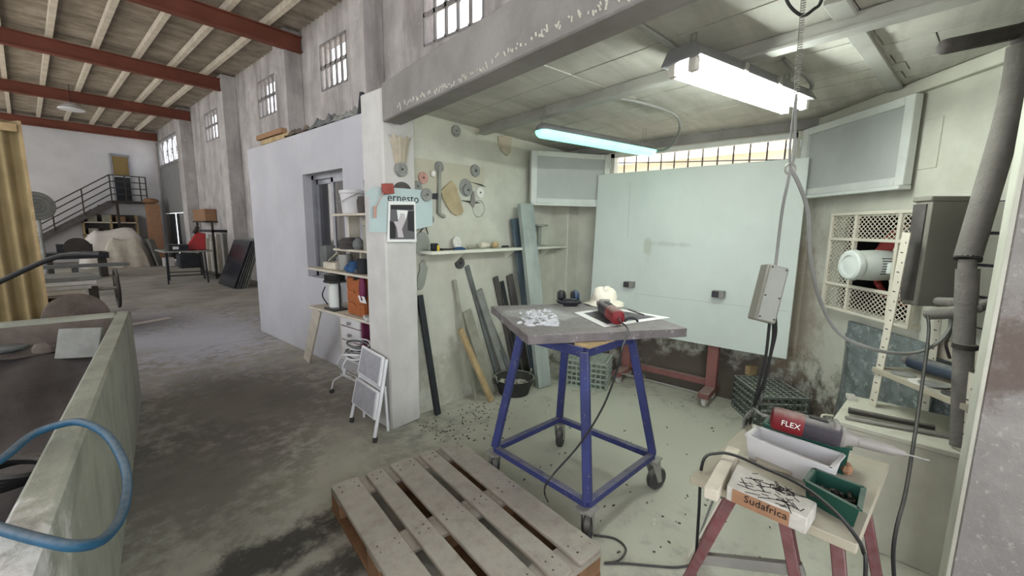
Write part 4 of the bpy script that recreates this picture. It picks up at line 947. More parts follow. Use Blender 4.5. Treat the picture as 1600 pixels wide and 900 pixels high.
def channel(name, label, foot, top, w, dp, mt, plane, sign):
    a = pz(*foot, 0.0); b = py(*top, plane); d = unit(b-a); s_ = unit(V(1, -.25, 0)-d*(V(1, -.25, 0) @ d)); n_ = unit(np.cross(s_, d))
    if n_[1] > 0: n_ = -n_
    a = a+ZUP*.012; t_ = .006; L = np.linalg.norm(b-a); c = (a+b)/2; mb = MB()
    mb.prism([c-d*L/2+s_*x+n_*y for (x, y) in ((-w/2, 0), (w/2, 0), (w/2, sign*dp), (w/2-t_, sign*dp), (w/2-t_, sign*t_), (-w/2+t_, sign*t_), (-w/2+t_, sign*dp), (-w/2, sign*dp))], d*L)
    return solo(mb, name, M[mt], label, 'steel channel', 'steel channels leaning in the corner', smooth=False)
channel('steel_channel', 'bluish steel channel leaning behind the pale one in the corner', (838, 588), (806, 341), .14, .035, 'galv', WB-.05, 1)
channel('steel_channel', 'tall pale galvanised channel leaning in front of the shelf in the corner', (852, 606), (823, 318), .155, .05, 'galv_pale', WB-.15, -1)
q = py(840, 338, WB-.05)
jar = thing('spool', 'flat grey spool standing behind the steel channels on the shelf', 'spool', (3.45, 2.585, shz))
MB().lathe([(.07, 0), (.07, .012), (.02, .014), (.02, .20), (.09, .205), (.09, .222), (.004, .222)], V(3.45, 2.585, shz), n=22).build('body', M['steel_dusty'], jar)
# ================================================================== right side: fan cage, hood, rack, pipes
CG = thing('fan_cage', 'cream steel mesh cage over the extractor fan on the slanted wall', 'cage', rp(.68, 1.0, .03))
ct, cz, co_ = [.34, .56, .89, 1.03], [1.0, 1.17, 1.48, 1.65], .06
for i, tt_ in enumerate(ct):
    MB().obox(rp(tt_, (cz[0]+cz[3])/2, co_), (RE, RN, ZUP), (.011, .012, (cz[3]-cz[0])/2+.01)).build('upright', M['cream_metal'], CG, bevel=.002)
for i, zz in enumerate(cz):
    MB().obox(rp((ct[0]+ct[3])/2, zz, co_+.001), (RE, RN, ZUP), ((ct[3]-ct[0])/2+.01, .013, .010)).build('crossbar', M['cream_metal'], CG, bevel=.002)
for tt_ in (ct[0], ct[3]):
    for zz in (cz[0], cz[3]): MB().obox(rp(tt_, zz, co_/2), (RE, RN, ZUP), (.012, co_/2, .012)).build('standoff', M['cream_metal'], CG)
def seg_clip(p, d, a0, a1, b0, b1):
    lo, hi = -9, 9
    for k, (l_, h_) in enumerate(((a0, a1), (b0, b1))):
        if abs(d[k]) < 1e-9: continue
        u, w = (l_-p[k])/d[k], (h_-p[k])/d[k]; lo, hi = max(lo, min(u, w)), min(hi, max(u, w))
    return (lo, hi) if hi-lo > .004 else None
for i in range(3):
    for j in range(3):
        if (i, j) == (1, 1): continue
        mb = MB(); a0, a1, b0, b1 = ct[i]+.008, ct[i+1]-.008, cz[j]+.008, cz[j+1]-.008
        for sg_ in (-1, 1):
            d_ = (math.cos(.72), sg_*math.sin(.72))
            for k in range(-40, 41):
                p_ = (a0+k*.034, b0); r = seg_clip(p_, d_, a0, a1, b0, b1)
                if r: mb.bar(rp(p_[0]+d_[0]*r[0], p_[1]+d_[1]*r[0], co_+.002*sg_), rp(p_[0]+d_[0]*r[1], p_[1]+d_[1]*r[1], co_+.002*sg_), .0042, .003, up=RN)
        mb.build('wire_mesh', M['cream_metal'], CG, kind='stuff', smooth=False)
# extractor fan with its motor sticking out
FN = thing('extractor_fan', 'extractor fan with white motor poking out of the mesh cage', 'fan', rp(.70, 1.2, -.1))
mc = rp(.735, 1.325, 0)
MB().lathe([(.06, -.06), (.085, -.05), (.093, -.02), (.096, .06), (.092, .14), (.086, .175)], mc, RN, n=26).build('motor_body', M['motor'], FN)
MB().lathe([(.02, .172), (.094, .172), (.097, .18), (.092, .206), (.082, .214), (.062, .214), (.058, .204), (.034, .208), (.002, .208)], mc, RN, n=26).build('motor_cap', M['motor'], FN)
fins = MB()
for k in range(7):
    a_ = -.5+k*.17; fins.bar(mc+RN*.0+V(0, 0, 1)*.0+(RE*math.cos(a_)+ZUP*math.sin(a_))*.093, mc+RN*.08+(RE*math.cos(a_)+ZUP*math.sin(a_))*.095, .004, .006)
fins.build('cooling_fin', M['tool_dark'], FN, kind='stuff')
MB().obox(mc+RN*.02+RE*.098-ZUP*.01, (RE, RN, ZUP), (.03, .035, .035)).build('terminal_box', M['motor'], FN, bevel=.008)
fc = mc-RN*.14
MB().ring(fc, RN, .235, .02, 32, 8).build('shroud', M['fan_red'], FN)
for k in range(6):
    a_ = k*math.pi/3+.3; d_ = RE*math.cos(a_)+ZUP*math.sin(a_); e_ = -RE*math.sin(a_)+ZUP*math.cos(a_)
    MB().prism([fc+d_*.05-e_*.03-RN*.02, fc+d_*.05+e_*.03+RN*.02, fc+d_*.22+e_*.075+RN*.03, fc+d_*.22-e_*.06-RN*.03], RN*.005).build('blade', M['fan_red'], FN)
MB().cyl(fc-RN*.04, fc+RN*.1, .05, n=16).build('hub', M['fan_red'], FN)
for k in (-1, 1): MB().bar(fc+ZUP*k*.235+RN*.02, fc+ZUP*k*.06+RN*.09, .03, .012, up=RE).build('motor_bracket', M['motor'], FN)
# dust hood and wall unit
hd_ = thing('dust_hood', 'dust coated grey steel hood box jutting from the slanted wall', 'hood', rp(1.15, 1.16, .12))
MB().obox(rp(1.235, 1.425, .13), (RE, RN, ZUP), (.045, .13, .26)).build('body', M['hood'], hd_, bevel=.006)
MB().obox(rp(1.235, 1.695, .13), (RE, RN, ZUP), (.052, .14, .012)).build('lid', M['hood'], hd_, bevel=.004)
MB().obox(rp(1.225, 1.43, .263), (RE, RN, ZUP), (.035, .004, .24)).build('side_board', M['slate_brown'], hd_)
wu = thing('wall_unit', 'grey drawer unit fixed on the slanted wall beyond the dusty pipe', 'drawer unit', rp(1.52, 1.08, .05))
MB().obox(rp(1.52, 1.38, .03), (RE, RN, ZUP), (.22, .028, .30)).build('carcass', M['tool_dark'], wu)
for k in range(4):
    MB().obox(rp(1.52, 1.155+k*.15, .065), (RE, RN, ZUP), (.21, .008, .068)).build('drawer_front', M['hood'], wu, bevel=.003)
# mottled slab behind the rack, rack with slotted uprights
ms = MB().obox(rp(.97, .60, .016), (RE, RN, ZUP), (.42, .012, .33)); solo(ms, 'marble_slab', M['marble_teal'], 'mottled teal marble slab standing against the slanted wall under the cage', 'slab')
RK = thing('tool_rack', 'cream slotted angle rack with a shelf of discs under the extractor fan', 'rack', rp(1.3, 0, .2))
def slotted(a, b, w):
    d = unit(b-a); s_ = unit(RE-d*(RE @ d)); n_ = unit(np.cross(d, s_)); n_ = n_ if n_ @ RN > 0 else -n_
    L = np.linalg.norm(b-a); c = (a+b)/2
    u = MB().obox(c, (d, s_, n_), (L/2, w/2, .0015)).obox(c-s_*(w/2-.001)-n_*w*.45, (d, s_, n_), (L/2, .0015, w*.45)).build('upright', M['cream_metal'], RK)
    sl = MB(); n = int(L/.05)
    for k in range(n):
        p_ = a+d*(.03+k*.05); sl.obox(p_+n_*.0016+s_*(.008 if k % 2 else -.004), (d, s_, n_), (.004 if k % 2 else .0025, .0025 if k % 2 else .008, .0006))
        sl.obox(p_-s_*(w/2+.0012)-n_*w*.45, (d, s_, n_), (.009, .0006, .003))
    sl.build('slot', M['ink'], u, kind='stuff', smooth=False)
slotted(rp(1.20, .602, .335), rp(1.255, 1.53, .335), .045)
slotted(rp(1.20, 0, .05), rp(1.225, 1.45, .10), .04)
slotted(rp(1.66, .602, .335), rp(1.66, .95, .335), .045)
MB().obox(rp(1.43, .80, .19), (RE, RN, ZUP), (.25, .16, .014)).build('shelf_board', M['benchboard'], RK, bevel=.003)
MB().obox(rp(1.43, .93, .04), (RE, RN, ZUP), (.25, .012, .05)).build('back_rail', M['wood_pale'], RK, bevel=.003)
def onrack(t, o): return rp(t, .814, o)
a, b = onrack(1.22, .20)+ZUP*.05, onrack(1.62, .13)+ZUP*.05
ag = thing('angle_grinder', 'dark blue angle grinder lying on the rack shelf', 'power tool', (*((a+b)/2)[:2], .814))
d = unit(b-a); L = np.linalg.norm(b-a)
MB().lathe([(.02, 0), (.034, .01), (.036, .1), (.032, .2), (.038, .22), (.038, .27), (.03, .30)], a, d, n=18).build('body', M['grinder_blue'], ag)
MB().lathe([(.03, .29), (.042, .31), (.045, .36), (.03, .38)], a, d, n=18).build('gear_head', M['zinc'], ag)
MB().lathe([(.02, -.02), (.026, 0), (.022, .03)], a, d, n=14).build('end_cap', M['tool_grey'], ag)
for k, (t_, o_, r_2, z_, mt) in enumerate(((1.42, .29, .062, 0, 'disc_white'), (1.45, .28, .055, .006, 'disc'), (1.30, .29, .05, 0, 'disc'), (1.56, .29, .045, 0, 'disc_dark'))):
    solo(MB().lathe([(r_2, 0), (r_2, .004), (.012, .006), (.002, .006)], onrack(t_, o_)+ZUP*z_, n=24), 'cutting_disc', M[mt], ('white cutting disc lying flat on the rack shelf edge', 'grey cutting disc lying on top of the white one on the rack', 'grey cutting disc lying at the post end of the rack shelf', 'small dark cutting disc lying beneath the dusty pipe on the rack shelf')[k], 'disc')
# dusty pipes
PI_ = thing('dust_pipe', 'dust caked vertical extraction pipe with a slanting upper hose', 'pipe', V(2.62, -.36, .62))
b_ = pd(1500, 690, 1.79); t_ = pd(1512, 405, 1.75)
MB().tube([V(*b_[:2], .615), pd(1503, 600, 1.78), pd(1506, 540, 1.77), pd(1509, 470, 1.76), t_], [.031, .032, .034, .034, .028], 16).build('riser', M['pipe'], PI_)
MB().tube([pd(1509, 475, 1.76), pd(1510, 462, 1.76), pd(1512, 420, 1.755)], [.036, .037, .037], 16).build('sleeve', M['pipe'], PI_)
MB().lathe([(.02, -.006), (.044, -.006), (.044, .006), (.02, .006)], pd(1512, 404, 1.75), unit(pd(1520, 380, 1.75)-t_), n=18).build('flange', M['rubber'], PI_)
MB().tube(spline([pd(1512, 402, 1.75), pd(1523, 365, 1.74), pd(1545, 290, 1.72), pd(1570, 205, 1.7), pd(1588, 130, 1.68), pd(1597, 70, 1.66)], 4), .043, 16).build('hose', M['pipe'], PI_)
MB().tube([pd(1477, 73, 1.66), pd(1530, 62, 1.66), pd(1600, 47, 1.66), pd(1660, 30, 1.66)], .029, 14).blob(pd(1477, 73, 1.66), .029, 12).build('arm', M['slate_brown'], PI_)
MB().tube([pd(1598, 85, 1.66), pd(1600, 62, 1.66), pd(1604, 40, 1.66)], .036, 14).build('elbow', M['slate_brown'], PI_)
cl_ = pd(1507, 541, 1.76); MB().lathe([(.036, -.012), (.039, -.01), (.039, .01), (.036, .012)], cl_, ZUP, n=18).build('clamp', M['iron'], PI_)
MB().cyl(cl_+V(0, 0, 0), pd(1535, 545, 1.76), .010, n=10).build('clamp_handle', M['iron'], PI_)
MB().tube([pd(1452, 491, 1.95), pd(1475, 489, 1.86), pd(1505, 486, 1.77)], [.026, .028, .024], 12).build('branch', M['pipe'], PI_)
MB().tube([pd(1465, 471, 1.99), pd(1490, 473, 1.9), pd(1530, 480, 1.84), pd(1552, 470, 1.84)], [.02, .024, .026, .018], 12).build('branch', M['pipe'], PI_)
MB().tube(spline([pd(1486, 500, 1.86), pd(1484, 520, 1.86), pd(1478, 538, 1.86), pd(1484, 560, 1.86)]), .006, 6).build('chain', M['iron'], PI_)
# hanging black cable on the right
solo(MB().tube(spline([pd(1449, 492, 1.9), pd(1451, 520, 1.85), pd(1441, 600, 1.72), pd(1428, 690, 1.6), pd(1415, 770, 1.52), pd(1402, 820, 1.47), pd(1396, 860, 1.45), pd(1397, 900, 1.44), pd(1400, 960, 1.43), V(1.97, -.24, .15), V(1.96, -.22, .01)]), .0062, 7), 'hanging_cable', M['cable'], 'black cable hanging in front of the white cabinet', 'cable')
solo(MB().tube(spline([pr(1322, 520, .05), pr(1320, 560, .06), pr(1312, 610, .07), V(3.55, .06, .2), V(3.5, .05, .03)]), .005, 6), 'wall_cable', M['cable_grey'], 'thin grey cable running down the slanted wall beside the marble slab', 'cable')
# white cabinet with iron bars on it
cbn = thing('stone_cabinet', 'dusty white block cabinet standing in front of the rack', 'cabinet', (2.74, -.2, 0))
poly = [V(2.54, .035, 0), V(2.99, -.02, 0), V(2.985, -.40, 0), V(2.75, -.60, 0), V(2.48, -.56, 0)]
MB().prism(poly, (0, 0, .575)).build('body', M['cabinet'], cbn, bevel=.004)
g = V(2.73, -.28, 0); MB().prism([g+(k-g)*1.03+ZUP*.575 for k in poly], (0, 0, .025)).build('top', M['cabinet'], cbn, bevel=.004)
MB().tube(spline([V(2.57, .045, .57), V(2.58, .085, .575), V(2.62, .085, .58), V(2.64, .045, .58)]), .005, 8).build('handle', M['cream_metal'], cbn)
solo(MB().tube([pz(1326, 641, .625), pz(1380, 652, .622), pz(1460, 668, .62)], [.016, .014, .013], 10), 'iron_bar', M['iron'], 'shorter thick iron bar lying on the white cabinet', 'bar')
solo(MB().tube([pz(1321, 652, .612), pz(1506, 686, .612)], [.008, .011], 10), 'iron_bar', M['tool_grey'], 'longer thin iron bar lying along the front of the white cabinet', 'bar')
solo(MB().obox(pz(1330, 621, .61), (unit(V(1, .2, 0)), unit(V(-.2, 1, 0)), ZUP), (.035, .02, .012)), 'stone_offcut', M['cut_stone'], 'small pale offcut on the back corner of the white cabinet', 'offcut', bevel=.003)

# ---- trestle work stand
TZ = .70
TS = thing('trestle_stand', 'maroon steel trestle with a pale plank top holding the die grinder', 'trestle', (1.66, .12, 0))
tp_ = [pz(*k, TZ) for k in ((1078, 742), (1170, 660), (1390, 725), (1340, 852))]
MB().prism([k-ZUP*.03 for k in tp_], (0, 0, .03)).build('top_board', M['benchboard'], TS, bevel=.003)
for (a, b) in (((1.42, .25, .67), (1.42, .46, 0)), ((1.43, .11, .67), (1.43, -.06, 0)), ((1.86, .28, .67), (1.86, .46, 0)), ((1.88, -.06, .67), (1.88, -.22, 0)), ((1.40, -.02, .67), (1.40, -.13, 0))):
    MB().bar(V(*a), V(*b), .032, .045, up=V(1, 0, 0)).build('leg', M['maroon'], TS, bevel=.003)
MB().bar(px(1098, 872, 1.42), px(1256, 890, 1.43), .02, .035).build('crossbar', M['zinc'], TS)
MB().bar(V(1.80, .22, .652), V(1.42, -.03, .652), .03, .028).build('rail', M['zinc'], TS)
MB().bar(V(1.44, .30, .645), V(1.86, .30, .645), .03, .03).build('rail', M['zinc'], TS)
MB().bar(V(1.86, .33, .5), V(1.44, .38, .35), .028, .006, up=V(0, 1, .3)).build('brace', M['cream_metal'], TS)
def tray(name, label, corners, z1, z0, mt, cat='tray', th=.005, taper=.9):
    C4 = [pz(*k, z1) for k in corners]; c = sum(C4)/4
    o = thing(name, label, cat, (c[0], c[1], z0))
    B4 = [V(*(c+(k-c)*taper)[:2], z0) for k in C4]
    I4 = [c+(k-c)*(1-2*th/np.linalg.norm(k-c)) for k in C4]; J4 = [V(*(c+(k-c)*(taper-.04))[:2], z0+th) for k in C4]
    vs = C4+B4+I4+J4; fs = [(4, 5, 6, 7), (12, 15, 14, 13)]
    for i in range(4):
        j = (i+1) % 4; fs += [(i, 4+i, 4+j, j), (8+i, 8+j, 12+j, 12+i), (i, j, 8+j, 8+i)]
    MB().add(vs, fs).build('body', mt, o, smooth=False)
    rim = MB()
    for i in range(4): rim.bar(C4[i], C4[(i+1) % 4], .012, .006)
    rim.build('rim', mt, o); return o, c, C4
o, wt_c, _ = tray('plastic_tray', 'long white plastic tray beside the die grinder on the trestle', ((1184, 667), (1318, 711), (1299, 733), (1166, 680)), .785, TZ+.001, M['tray_white'])
o, gt_c, _ = tray('plastic_tray', 'long dark green tray behind the white one under the die grinder', ((1205, 649), (1332, 687), (1328, 702), (1194, 662)), .80, TZ+.001, M['teal_box'], taper=.94)
o, bx_c, bxC = tray('plastic_tray', 'small green tray of metal bits at the trestle corner', ((1272, 733), (1350, 762), (1343, 797), (1258, 751)), .765, TZ+.001, M['teal_box'], taper=.88)
random.seed(5)
def heap(c, ax, L, W, z, n, name, label, mt, lo=.012, hi=.035):
    mb = MB(); a = unit(V(ax[0], ax[1], 0)); b = V(-a[1], a[0], 0)
    for i in range(n):
        p_ = c*V(1, 1, 0)+a*random.uniform(-L, L)+b*random.uniform(-W, W)+ZUP*(z+random.uniform(0, .018)); e_ = unit(V(random.gauss(0, 1), random.gauss(0, 1), random.gauss(0, .3))); l_ = random.uniform(lo, hi)
        mb.cyl(p_-e_*l_*.5, p_+e_*l_*.5, random.uniform(.0025, .006), n=6)
    solo(mb, name, M[mt], label, 'bits')['kind'] = 'stuff'
heap(bx_c, (.0, 1), .05, .035, TZ+.02, 60, 'metal_bits', 'loose metal bits filling the small green tray', 'bits')
heap(wt_c, unit(pz(1318, 711, .78)-pz(1184, 667, .78)), .10, .02, TZ+.014, 40, 'drill_bits', 'dark drill bits scattered in the white tray', 'bits')
q = pz(1200, 693, TZ+.06)
# die grinder with lettering
tl, ns = pz(1204, 651, .868), pz(1352, 692, .845)
g2, d2, L2, s2, u2 = grinder('die_grinder', 'red and dark long nosed die grinder resting on the green tray', tl, ns, .039)
if s2 @ CF > 0: fs_ = -s2
else: fs_ = s2
MB().tube([ns-d2*.02, ns+d2*.02, ns+d2*.07, ns+d2*.078, ns+d2*.1], [.02, .019, .0165, .0115, .0095], 16).build('nose', M['tool_grey'], g2)
MB().cyl(ns+d2*.1, ns+d2*.155, .0028, n=8).build('burr_bit', M['zinc'], g2)
xd = d2 if d2 @ CX > 0 else -d2
fv = unit(-(CF-d2*(CF @ d2))); fu = np.cross(fv, xd); fu = fu if fu[2] > 0 else -fu
def face(t, a_): return tl+d2*t+fv*.0405*math.cos(a_)+fu*.0405*math.sin(a_)
text('FLEX', .026, tl+d2*.030+fv*.0395-fu*.012, xd, fu, M['white_ink'], g2)
MB().tube(spline([tl, tl-d2*.03, pd(1178, 640, 1.72), pd(1163, 655, 1.75), pd(1158, 690, 1.8), V(1.95, .42, .3), V(1.95, .48, .02)]), .005, 7).build('power_cord', M['cable_grey'], g2)
# lettered stone block
bt = [pz(*k, .752) for k in ((1152, 724), (1277, 785), (1262, 810), (1136, 757))]
bl = thing('stone_block', 'pale stone block with scratched top and Sudafrica written on its side', 'block', (*(sum(bt)/4)[:2], TZ+.001))
MB().prism([k*V(1, 1, 0)+ZUP*(TZ+.001) for k in bt], (0, 0, .05)).build('body', M['cut_stone'], bl, bevel=.003)
fl_, fr_ = bt[3], bt[2]; fx = unit((fr_-fl_)*V(1, 1, 0)); fn = V(fx[1], -fx[0], 0); fn = fn if fn @ CF < 0 else -fn
Wf = np.linalg.norm((fr_-fl_)[:2])
MB().obox((fl_+fr_)/2*V(1, 1, 0)+ZUP*(TZ+.0255)+fn*.0012-fx*.012, (fx, fn, ZUP), (Wf*.36, .0012, .021)).build('brown_face', M['terracotta'], bl, smooth=False)
text('Sudafrica', .031, fl_*V(1, 1, 0)+fx*Wf*.24+ZUP*(TZ+.022)+fn*.003, fx, ZUP, M['ink'], bl)
sc = MB(); random.seed(21); cb_ = sum(bt)/4
for i in range(70):
    u_, v_ = random.uniform(.04, .96), random.uniform(.06, .94); p_ = (bt[0]*(1-u_)+bt[1]*u_)*(1-v_)+(bt[3]*(1-u_)+bt[2]*u_)*v_
    a_ = random.choice((.15, .5, 2.3))+random.gauss(0, .25); e_ = fx*math.cos(a_)+V(-fx[1], fx[0], 0)*math.sin(a_); l_ = random.uniform(.006, .028)
    q0, q1 = p_-e_*l_, p_+e_*l_; q0[2] = q1[2] = TZ+.0515
    if all(abs((k-cb_) @ fx) < Wf*.45 for k in (q0, q1)): sc.bar(q0, q1, .0022, .0012)
sc.build('scratch', M['ink'], bl, kind='stuff', smooth=False)
a, b = pz(1146, 706, TZ+.02), pz(1113, 768, TZ+.02)
solo(MB().bar(a, b+unit(b-a)*.02, .042, .038), 'wood_batten', M['wood_pale'], 'short pale batten lying across the trestle end', 'batten', bevel=.003)
pk = [pz(*k, TZ+.006) for k in ((1182, 714), (1237, 728), (1237, 744), (1181, 726))]
solo(MB().prism(pk, (0, 0, .012)), 'wood_chip', M['benchboard'], 'flat pale chip lying between the white tray and the lettered block', 'chip', bevel=.002)
q = pz(1321, 740, TZ); q[2] = TZ+.021
solo(MB().blob(q, (.03, .022, .022), 9, None, .15), 'rough_stone', M['terracotta'], 'small brownish stone beside the green bit tray', 'stone', ang=.3)
solo(MB().tube(spline([pd(1086, 900, 1.5), pd(1092, 800, 1.47), pz(1098, 722, TZ+.03), pz(1122, 708, TZ+.055), pz(1150, 712, TZ+.06), pz(1190, 729, TZ+.067), pz(1250, 757, TZ+.067), pz(1300, 795, TZ+.078), pz(1335, 835, TZ+.04), pd(1349, 862, 1.15), pd(1352, 905, 1.13), V(1.38, -.12, .1), V(1.42, -.2, .01)]), .0052, 7), 'extension_lead', M['cable'], 'dark cord trailing over the lettered block and off the trestle', 'cord')
solo(MB().tube(spline([pz(930, 836, .006), pz(962, 842, .006), pz(978, 858, .006), pz(966, 876, .006), pz(944, 880, .006), pz(975, 880, .006), pz(1020, 884, .006), pz(1060, 886, .006), pz(1100, 878, .006)]), .0052, 6), 'floor_cord', M['cable'], 'black cord coiling on the floor beside the trolley castor', 'cord')
# loose stone chips on the floor
random.seed(9); mb = MB()
for i in range(300):
    x, y = (random.uniform(655, 800), random.uniform(610, 690)) if i < 190 else (random.uniform(640, 1300), random.uniform(600, 880))
    q = pz(x, y, .003); a_ = random.uniform(0, 3.1); l_ = random.uniform(.003, .009)
    if q[0] > 3.9 or q[1] > 2.5 or (q-RC) @ RN < .1: continue
    mb.obox(q, (V(math.cos(a_), math.sin(a_), 0), V(-math.sin(a_), math.cos(a_), 0), ZUP), (l_, l_*.35, .003))
solo(mb, 'floor_chips', M['debris'], 'dark stone chips scattered over the alcove floor', 'chips', smooth=False)['kind'] = 'stuff'
for k, (x, y, s_) in enumerate(((856, 644, .022), (1022, 817, .02), (742, 612, .018))):
    q = pz(x, y, 0); solo(MB().obox(q+ZUP*.008, (unit(V(1, .3*k, 0)), unit(V(-.3*k, 1, 0)), ZUP), (s_, s_*.5, .008)), 'pale_chip', M['stonebits'], ('pale stone chip on the floor behind the trolley', 'pale stone chip on the floor right of the trolley', 'pale stone chip on the floor by the leaning lath')[k], 'chip')
# ================================================================== corner by the partition window
# desk top with drawers under it
dz = .75
dk = thing('plank_desk', 'narrow white plank desk beside the partition under the cluttered shelves', 'desk', (1.9, 3.6, 0))
MB().prism([V(1.74, 4.12, dz-.022), V(1.77, 2.90, dz-.022), V(2.08, 2.90, dz-.022), V(2.08, 4.12, dz-.022)], (0, 0, .022)).build('top', M['wood_pale'], dk, bevel=.003)
MB().bar(pz(480, 566, .0)+V(0, 0, .02), V(1.80, 4.06, dz-.03), .11, .02, up=V(1, .3, 0)).build('plank_leg', M['wood_pale'], dk, bevel=.002)
MB().box(1.84, 2.06, 2.93, 2.97, 0, dz-.023).build('side_leg', M['wood_pale'], dk)
du = thing('drawer_unit', 'small white drawer unit with plum side under the plank desk', 'drawers', (1.9, 3.42, .30))
MB().box(1.81, 2.05, 3.24, 3.60, .34, .72).build('carcass', M['purple'], du, bevel=.003)
MB().box(1.80, 2.05, 3.60, 3.615, .34, .725).build('side_panel', M['wood_pale'], du)
for k, (a, b) in enumerate(((.345, .50), (.51, .63), (.64, .715))):
    d_ = MB().box(1.795, 1.812, 3.26, 3.59, a, b).build('drawer_front', M['tray_white'], du, bevel=.003)
    MB().lathe([(.008, 0), (.008, .012), (.018, .02), (.014, .03), (.002, .032)], V(1.795, 3.42, (a+b)/2), V(-1, 0, 0), n=12).build('knob', M['zinc'], d_)
wr_ = thing('wire_trolley', 'white bent wire trolley stand on small wheels carrying the drawer unit', 'trolley', (1.9, 3.4, 0))
for yy in (3.22, 3.62):
    MB().tube(spline([V(1.80, yy, .34), V(1.76, yy, .27), V(1.80, yy, .20), V(1.82, yy, .15), V(1.72, yy, .12), V(1.69, yy, .04)]), .007, 8).build('wire_leg', M['stepper'], wr_)
    MB().tube(spline([V(2.04, yy, .34), V(2.06, yy, .2), V(2.06, yy, .03)]), .007, 8).build('wire_leg', M['stepper'], wr_)
    for xx in (1.69, 2.06): MB().cyl(V(xx, yy-.01, .022), V(xx, yy+.01, .022), .022, n=14).build('wheel', M['rubber'], wr_)
for k in range(7):
    xx = 1.80+k*.04; MB().cyl(V(xx, 3.22, .16), V(xx, 3.62, .16), .004, n=6).build('rack_wire', M['stepper'], wr_)
for zz in (.16, .335): MB().tube([V(1.78, 3.22, zz), V(1.78, 3.62, zz), V(2.05, 3.62, zz), V(2.05, 3.22, zz)], .006, 6, closed=True).build('rim_wire', M['stepper'], wr_)
# cable coil
random.seed(4)
cc = pd(560, 552, 3.35)
hk_ = thing('cable_coil', 'tangled coil of grey and white cable between the drawers and the step stool', 'cable', (cc[0], cc[1], cc[2]-.1))
for k in range(7):
    ax = unit(V(random.uniform(-.3, .3), random.uniform(-.3, .3), 1)); R_ = random.uniform(.07, .12)
    MB().ring(cc+V(random.uniform(-.03, .03), random.uniform(-.03, .03), random.uniform(-.05, .09)), ax, R_, .009 if k % 2 else .007, 22, 6).build('loop', M['stepper'] if k < 3 else M['slate_grey'], hk_)
MB().tube(spline([cc+V(-.08, 0, 0), cc+V(-.12, .03, -.08), cc+V(-.1, .05, -.16), cc+V(-.05, .04, -.2)]), .006, 6).build('cable_tail', M['stepper'], hk_)
MB().cyl(pd(538, 575, 3.35), pd(538, 584, 3.35), .018, .010, 10).build('plug', M['stepper'], hk_)
# orange chest of drawers on the desk
oc = thing('orange_chest', 'small orange wooden chest of three drawers standing on the plank desk', 'drawers', (1.9, 3.32, dz))
y0_, y1_ = 3.20, 3.50
MB().box(1.83, 2.05, y0_, y1_, dz+.001, dz+.335).build('carcass', M['wood_orange'], oc, bevel=.003)
MB().box(1.828, 2.05, y1_, y1_+.012, dz+.001, dz+.345).build('side_panel', M['wood_pale'], oc)
for k in range(3):
    z_ = dz+.01+k*.108; c_ = (y0_+y1_)/2; n_ = [V(1.818, y0_+.008, z_), V(1.818, y1_-.008, z_), V(1.818, y1_-.008, z_+.100), V(1.818, c_+.035, z_+.100), V(1.818, c_+.022, z_+.083), V(1.818, c_-.022, z_+.083), V(1.818, c_-.035, z_+.100), V(1.818, y0_+.008, z_+.100)]
    MB().prism(n_, (.012, 0, 0)).build('drawer_front', M['wood_orange'], oc)
# blue rags on the chest
for k, (x, y, r, mt, lb_) in enumerate(((548, 420, .055, 'bluecloth', 'crumpled blue rag on top of the orange chest'), (563, 430, .06, 'slate', 'crumpled dark rag hanging beside the orange chest'))):
    q = px(x, y, 1.86); solo(MB().blob(q, (r, r*1.1, r*.9), 12, None, .2), 'crumpled_rag', M[mt], lb_, 'rag', ang=2)
q = px(567, 452, 1.80)
solo(MB().blob(q, (.03, .04, .10), 10, None, .18), 'hanging_rag', M['purple'], 'plum and blue rag drooping over the front of the orange chest', 'rag', ang=2)
solo(MB().obox(px(566, 468, 1.79), (V(0, 1, 0), V(1, 0, .3), V(-.3, 0, 1)), (.05, .002, .03)), 'paper_note', M['paper'], 'white paper slip hanging at the orange chest', 'paper')
q = V(1.80, 3.12, dz)
solo(MB().obox(q+V(0, 0, .018), (unit(V(.4, 1, 0)), unit(V(-1, .4, 0)), ZUP), (.07, .035, .018)), 'white_mask', M['tray_white'], 'small white plastic case lying at the desk end', 'case', bevel=.008)
# black strapped lamp/pump
q = V(1.84, 3.76, dz)
sp_ = thing('site_lamp', 'black framed site lamp with grey reflector standing on the desk', 'lamp', q)
for s1 in (-1, 1): MB().tube([q+V(0, s1*.085, .01), q+V(0, s1*.085, .30)], .010, 8).build('frame_bar', M['rubber_hose'], sp_)
MB().obox(q+V(0, 0, .008), (V(1, 0, 0), V(0, 1, 0), ZUP), (.07, .10, .008)).build('base', M['rubber_hose'], sp_, bevel=.003)
MB().lathe([(.05, .02), (.06, .03), (.058, .20), (.04, .25), (.01, .255)], q, n=18).build('reflector', M['alu_white'], sp_)
MB().lathe([(.085, .26), (.09, .27), (.092, .335), (.08, .34), (.002, .34)], q, n=18).build('cap', M['rubber_hose'], sp_)
MB().ring(q+ZUP*.27, ZUP, .095, .008, 20).build('strap', M['cable'], sp_)
MB().tube(spline([q+V(-.06, .04, .05), q+V(-.1, .05, .14), q+V(-.07, .05, .22)]), .006, 6).build('cord', M['cable'], sp_)
